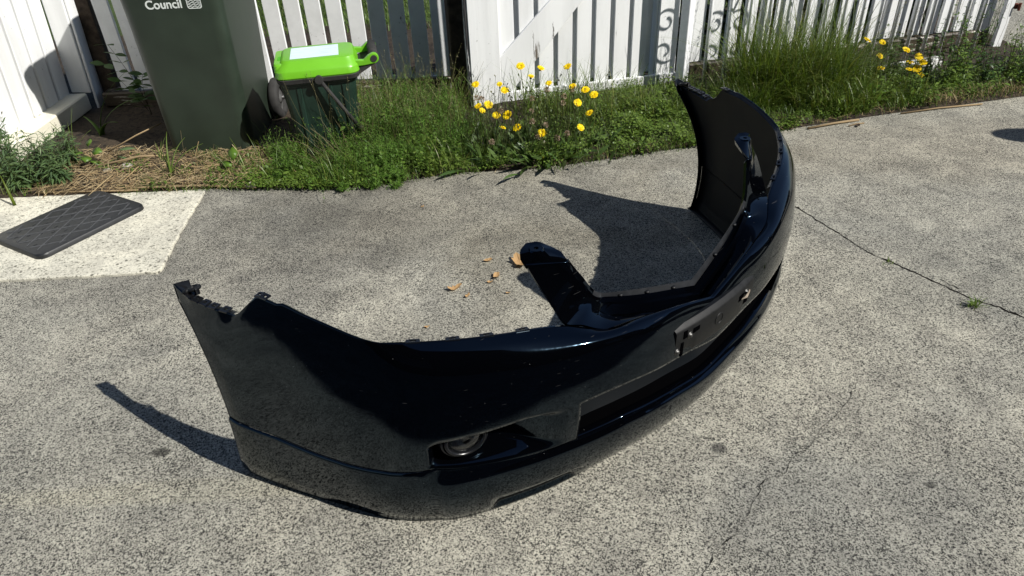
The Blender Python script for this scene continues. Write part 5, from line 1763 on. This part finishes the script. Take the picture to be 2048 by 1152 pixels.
def flower_plant(bx, by, heads, clocks, nleaf, label, lr=.12):
    t = thing('flowering_weed', (bx, by, .008), label, 'flowering plant', 0, 'yellow-flowered weeds along the fence')
    z0 = .008
    for i in range(nleaf):
        az = U(0, 2 * math.pi) ; L = U(.7, 1.3) * lr
        R = Ribbons(); el = U(-.02, .75)
        d = np.array([[math.cos(az) * math.cos(el), math.sin(az) * math.cos(el), math.sin(el)]])
        leaves(R, np.array([[math.cos(az) * .012 + U(-.05, .05), math.sin(az) * .012 + U(-.035, .035), .006]]), d, np.array([L]), np.array([L * U(.22, .34)]), droop=.28, prof=(.18, .35, .62, .9, .78, 1.0, .6, .05))
        R.build('leaf', G_ROSETTE, t)
    R = Ribbons(); n = nleaf * 11
    b = np.stack([rng.normal(0, .085, n), rng.normal(.03, .075, n), np.zeros(n)], 1)
    az = np.arctan2(b[:, 1], b[:, 0]) + rng.normal(0, .7, n); el = U(.35, 1.45, n)
    d = np.stack([np.cos(az) * np.cos(el), np.sin(az) * np.cos(el), np.sin(el)], 1)
    L = U(.05, .15, n)
    leaves(R, b, d, L, L * U(.07, .16, n), droop=.25, prof=(.25, .5, .9, 1.0, .7, .05))
    f = R.build('foliage', G_ROSETTE, t); f['kind'] = 'stuff'
    R = Ribbons(); n = nleaf * 3
    b = np.stack([rng.normal(0, .09, n), rng.normal(.04, .07, n), np.zeros(n)], 1)
    tip = b + np.stack([rng.normal(0, .05, n), rng.normal(0, .05, n), U(.12, .30, n)], 1)
    P = stems(R, b, tip, U(.0022, .0034, n), .06, 4)
    leaves(R, P[:, -1], rand_unit(n, .2) + np.array([0, 0, 2.0]), U(.010, .018, n), U(.005, .008, n), prof=(.5, 1, .9, .3))
    f = R.build('bud_stalks', G_STEM, t); f['kind'] = 'stuff'
    for kind, lst in (('f', heads), ('c', clocks)):
        for (x, y, z, s) in lst:
            top = Vector((x - bx, y - by, z - z0))
            b0 = Vector((U(-.05, .05) + top.x * .45, U(-.035, .035) + top.y * .5, .0))
            mb = MB()
            mid = b0.lerp(top, .55) + Vector((U(-.015, .015), U(-.015, .015), 0))
            P = [b0, b0.lerp(mid, .5) + Vector((U(-.004, .004), 0, 0)), mid, mid.lerp(top, .55), top + Vector((0, 0, -.012))]
            mb.tube(P, [.0018, .0017, .0016, .0014, .0013], 5)
            st = mb.build('stalk', G_STEM, t, True)
            tilt = (U(-.05, .75), U(-.5, .6), 0); s = s * U(.80, 1.08)
            if kind == 'f':
                cup(st, top, tilt)
                petal_head('flower_head', s, st, top, tilt, 0)
            else:
                clock_head(st, top, s)
    return t
flower_plant(-0.06, 2.86, [(-0.116, 3.005, 0.282, 0.0195), (-0.013, 3.006, 0.278, 0.014), (0.009, 2.988, 0.257, 0.0195), (-0.109, 2.941, 0.21, 0.0195), (-0.064, 2.945, 0.212, 0.0195), (-0.091, 2.927, 0.194, 0.014), (-0.032, 2.914, 0.176, 0.0195), (0.013, 2.914, 0.174, 0.0195), (-0.007, 2.877, 0.134, 0.014)], [(-0.112, 2.963, 0.235, 0.0125), (-0.091, 2.962, 0.232, 0.0125), (-0.058, 2.833, 0.089, 0.0125), (-0.014, 2.926, 0.188, 0.0125)], 22, 'left yellow-flowered weed at the foot of the gate hinge post')
flower_plant(0.12, 2.84, [(0.081, 3.06, 0.335, 0.0195), (0.169, 3.054, 0.324, 0.0195), (0.124, 3.03, 0.299, 0.014), (0.198, 3.009, 0.272, 0.014), (0.053, 2.877, 0.131, 0.0195), (0.158, 2.86, 0.108, 0.0195), (0.159, 2.79, 0.031, 0.0195)], [(0.123, 2.963, 0.223, 0.0125), (0.118, 2.893, 0.146, 0.0125), (0.177, 2.884, 0.133, 0.0125), (0.14, 2.847, 0.094, 0.0125), (0.118, 2.926, 0.182, 0.0125), (0.221, 2.845, 0.088, 0.0125), (0.189, 2.988, 0.249, 0.0125)], 30, 'middle yellow-flowered weed at the concrete edge before the gate brace, with brown seed clocks')
flower_plant(0.3, 2.92, [(0.283, 3.059, 0.324, 0.0195), (0.3, 3.0, 0.257, 0.0195), (0.353, 2.99, 0.243, 0.0195), (0.39, 2.975, 0.224, 0.0195), (0.319, 2.951, 0.201, 0.0195), (0.364, 2.92, 0.164, 0.0195), (0.324, 2.877, 0.118, 0.0195)], [(0.255, 2.95, 0.202, 0.0125), (0.264, 2.859, 0.101, 0.0125), (0.297, 2.988, 0.244, 0.0125), (0.261, 2.969, 0.224, 0.0125)], 16, 'right yellow-flowered weed standing before the gate boards')
flower_plant(1.86, 3.44, [(1.768, 3.46, 0.262, 0.0195), (1.847, 3.46, 0.246, 0.0195), (1.852, 3.46, 0.179, 0.0195), (1.87, 3.46, 0.119, 0.0195)], [], 8, 'yellow-flowered weed right of the tall grass, left of the pair by the railing', .10)
flower_plant(2.03, 3.43, [(1.975, 3.46, 0.204, 0.0195), (2.046, 3.46, 0.167, 0.0195), (2.009, 3.46, 0.142, 0.0195), (2.075, 3.46, 0.137, 0.0195), (2.016, 3.46, 0.107, 0.0195), (2.051, 3.46, 0.108, 0.0195), (2.077, 3.46, 0.077, 0.0195)], [], 8, 'yellow-flowered weed farthest right, in front of the iron railing', .10)

# ------------------------------------------------------------------ fallen leaves and small litter on the concrete
M_DRYLEAF = foliage('dry_brown_leaf', [(.34, .20, .085), (.42, .27, .13), (.28, .16, .07)], .7, .15, .2)
M_OLDLEAF = plain('old_dark_leaf', (.045, .032, .022), .8, .2, vary=.4, vscale=80)
def fallen(x, y, L, az, label, mat=None, curl=.35, ragged=True, lift=.002):
    mb = MB(); n = 18
    outer = []
    for i in range(n):
        a = 2 * math.pi * i / n
        r = L * .5 * (1 - .38 * abs(math.sin(a)) ** 1.2) * (U(.72, 1.15) if ragged else 1)
        px_, py_ = r * math.cos(a), r * math.sin(a) * .8
        outer.append((px_, py_, lift + curl * (px_ ** 2 + 1.6 * py_ ** 2) / L + U(0, .004) * (1 if ragged else .2)))
    inner = [(q[0] * .5, q[1] * .5, lift + (q[2] - lift) * .25 + U(0, .0016)) for q in outer]
    mb.add([(0, 0, lift)] + inner + outer, [(0, 1 + i, 1 + (i + 1) % n) for i in range(n)] + [(1 + i, 1 + n + i, 1 + n + (i + 1) % n, 1 + (i + 1) % n) for i in range(n)])
    o = mb.build('fallen_leaf', mat or M_DRYLEAF)
    o.location = (x, y, .001); o.rotation_euler = (0, 0, math.radians(az))
    return tag(o, label, 'leaf', 'fallen leaves on the concrete')
fallen(.030, 2.000, .085, 120, 'largest dry tan leaf lying behind the near bracket of the bumper', curl=.9)
fallen(.060, 2.05, .035, 30, 'small dry leaf scrap touching the largest tan leaf', curl=.8)
fallen(-.182, 1.869, .048, 20, 'dry tan leaf farthest left on the concrete inside the bumper', curl=.8)
fallen(-.049, 1.930, .042, 80, 'dry tan leaf left of the bracket, middle of the scattered leaves', curl=.8)
fallen(-.078, 2.028, .036, 10, 'dry tan leaf farthest back of the scattered leaves', curl=.6)
fallen(-.141, 1.825, .024, 50, 'tiny tan leaf scrap in front of the farthest left leaf', curl=.6)
fallen(-.070, 1.897, .022, 0, 'tiny tan leaf scrap beside the middle leaf', curl=.6)
fallen(-.013, 1.831, .016, 0, 'faint tan leaf crumb nearest the bracket root', curl=.6)
fallen(-.256, 1.674, .018, 20, 'tiny tan leaf crumb just behind the bumper headlamp edge', curl=.6)
fallen(.475, 2.798, .035, 10, 'small red-brown leaf by the concrete edge right of the flowers', M_OLDLEAF, curl=.5)
fallen(-.33, 2.44, .018, 40, 'tiny pale leaf on the concrete left of the far shadow', curl=.4)
fallen(1.60, 3.03, .035, 60, 'small brown leaf by the stick at the far concrete edge', M_OLDLEAF, curl=.6)
# tufts in the long crack
def tuft(x, y, n, h, label):
    R = Ribbons()
    b = np.stack([rng.normal(0, .012, n), rng.normal(0, .006, n), np.zeros(n)], 1)
    blades(R, b, U(h * .5, h, n), U(.5, 1.4, n), U(.002, .004, n))
    o = R.build('grass_tuft', G_CLOVER); o.location = (x, y, .001)
    return tag(o, label, 'grass')
tuft(1.352, 1.655, 46, .032, 'small green grass tuft in the long crack at the right')
tuft(1.215, 1.905, 10, .018, 'tiny wisp of green in the long crack')
# sticks and straws along the concrete edge
def stick(pts, r, label, mat=None):
    mb = MB(); mb.tube(pts, r, 6)
    return tag(mb.build('dry_stick', mat or G_STRAW, None, True), label, 'stick')
stick([(1.37, 3.02, .006), (1.50, 3.055, .010), (1.63, 3.09, .007)], .0055, 'pale dry stick lying along the far concrete edge')
stick([(1.56, 3.03, .004), (1.60, 3.05, .004), (1.64, 3.055, .004)], .003, 'short pale twig beside the dry stick')
stick([(1.85, 3.145, .006), (2.05, 3.185, .008), (2.27, 3.215, .006)], .004, 'long pale straw on the far concrete edge at the right')
stick([(-1.93, 2.735, .016), (-1.6, 2.70, .017), (-1.24, 2.694, .015), (-1.03, 2.665, .008)], .0055, 'long brown dead stem along the top of the pale pad')
stick([(-1.95, 2.70, .014), (-1.72, 2.688, .015), (-1.52, 2.682, .014)], .004, 'pale stem lying just above the meter lid', None)
stick([(-1.78, 3.02, .05), (-1.66, 3.07, .10), (-1.56, 3.13, .13)], .0035, 'bare dry twig sticking up by the strap-leaved plant')
stick([(-1.80, 2.90, .03), (-1.62, 2.96, .045), (-1.50, 2.98, .035)], .005, 'thick dry stem across the straw')
# stones in the straw
for (x, y, r, lab) in ((-1.735, 2.885, .022, 'small pale stone in the straw by the left weeds'), (-1.66, 2.91, .034, 'larger grey stone in the straw before the wheelie bin'), (-1.05, 2.672, .026, 'flat pale stone chip on the concrete edge')):
    mb = MB()
    rings = []
    for z, q in ((0, .8), (.3, 1.0), (.62, .85), (.85, .45)):
        rings.append([(r * q * U(.85, 1.12) * math.cos(a), r * q * .75 * U(.85, 1.12) * math.sin(a), r * .75 * z) for a in np.linspace(0, 2 * math.pi, 10, endpoint=False)])
    mb.loft(rings)
    o = mb.build('stone', plain('pale_stone', (.34, .32, .27), .85, .2, vary=.3, vscale=60, bump=.4))
    o.location = (x, y, .012)
    tag(o, lab, 'stone')
# wisps of weed hanging out over the concrete, with their own shadows
R = Ribbons(); RS = Ribbons()
n = 26
b = np.stack([U(-.82, -.46, n), U(2.62, 2.70, n), U(.02, .05, n)], 1)
tip = b + np.stack([rng.normal(0, .05, n), -U(.03, .17, n), U(-.02, .05, n)], 1); tip[:, 2] = np.maximum(tip[:, 2], .01)
P = stems(RS, b, tip, U(.0012, .002, n), .15, 5)
m = 10
tt = U(.2, 1, (n, m)); i = np.clip((tt * 5).astype(int), 0, 4); f = tt * 5 - i; ar = np.arange(n)[:, None]
pos = (P[ar, i] * (1 - f[..., None]) + P[ar, i + 1] * f[..., None]).reshape(-1, 3)
ln = U(.005, .011, n * m)
leaves(R, pos, rand_unit(n * m, .6), ln, ln * .45, prof=(.4, 1, .2))
o = R.build('trailing_weed', G_FEATHER); stuff(o, 'thin trailing weed sprays reaching over the concrete below the small bin', 'weeds')
s_ = RS.build('stems', G_STEM, o); s_['kind'] = 'stuff'
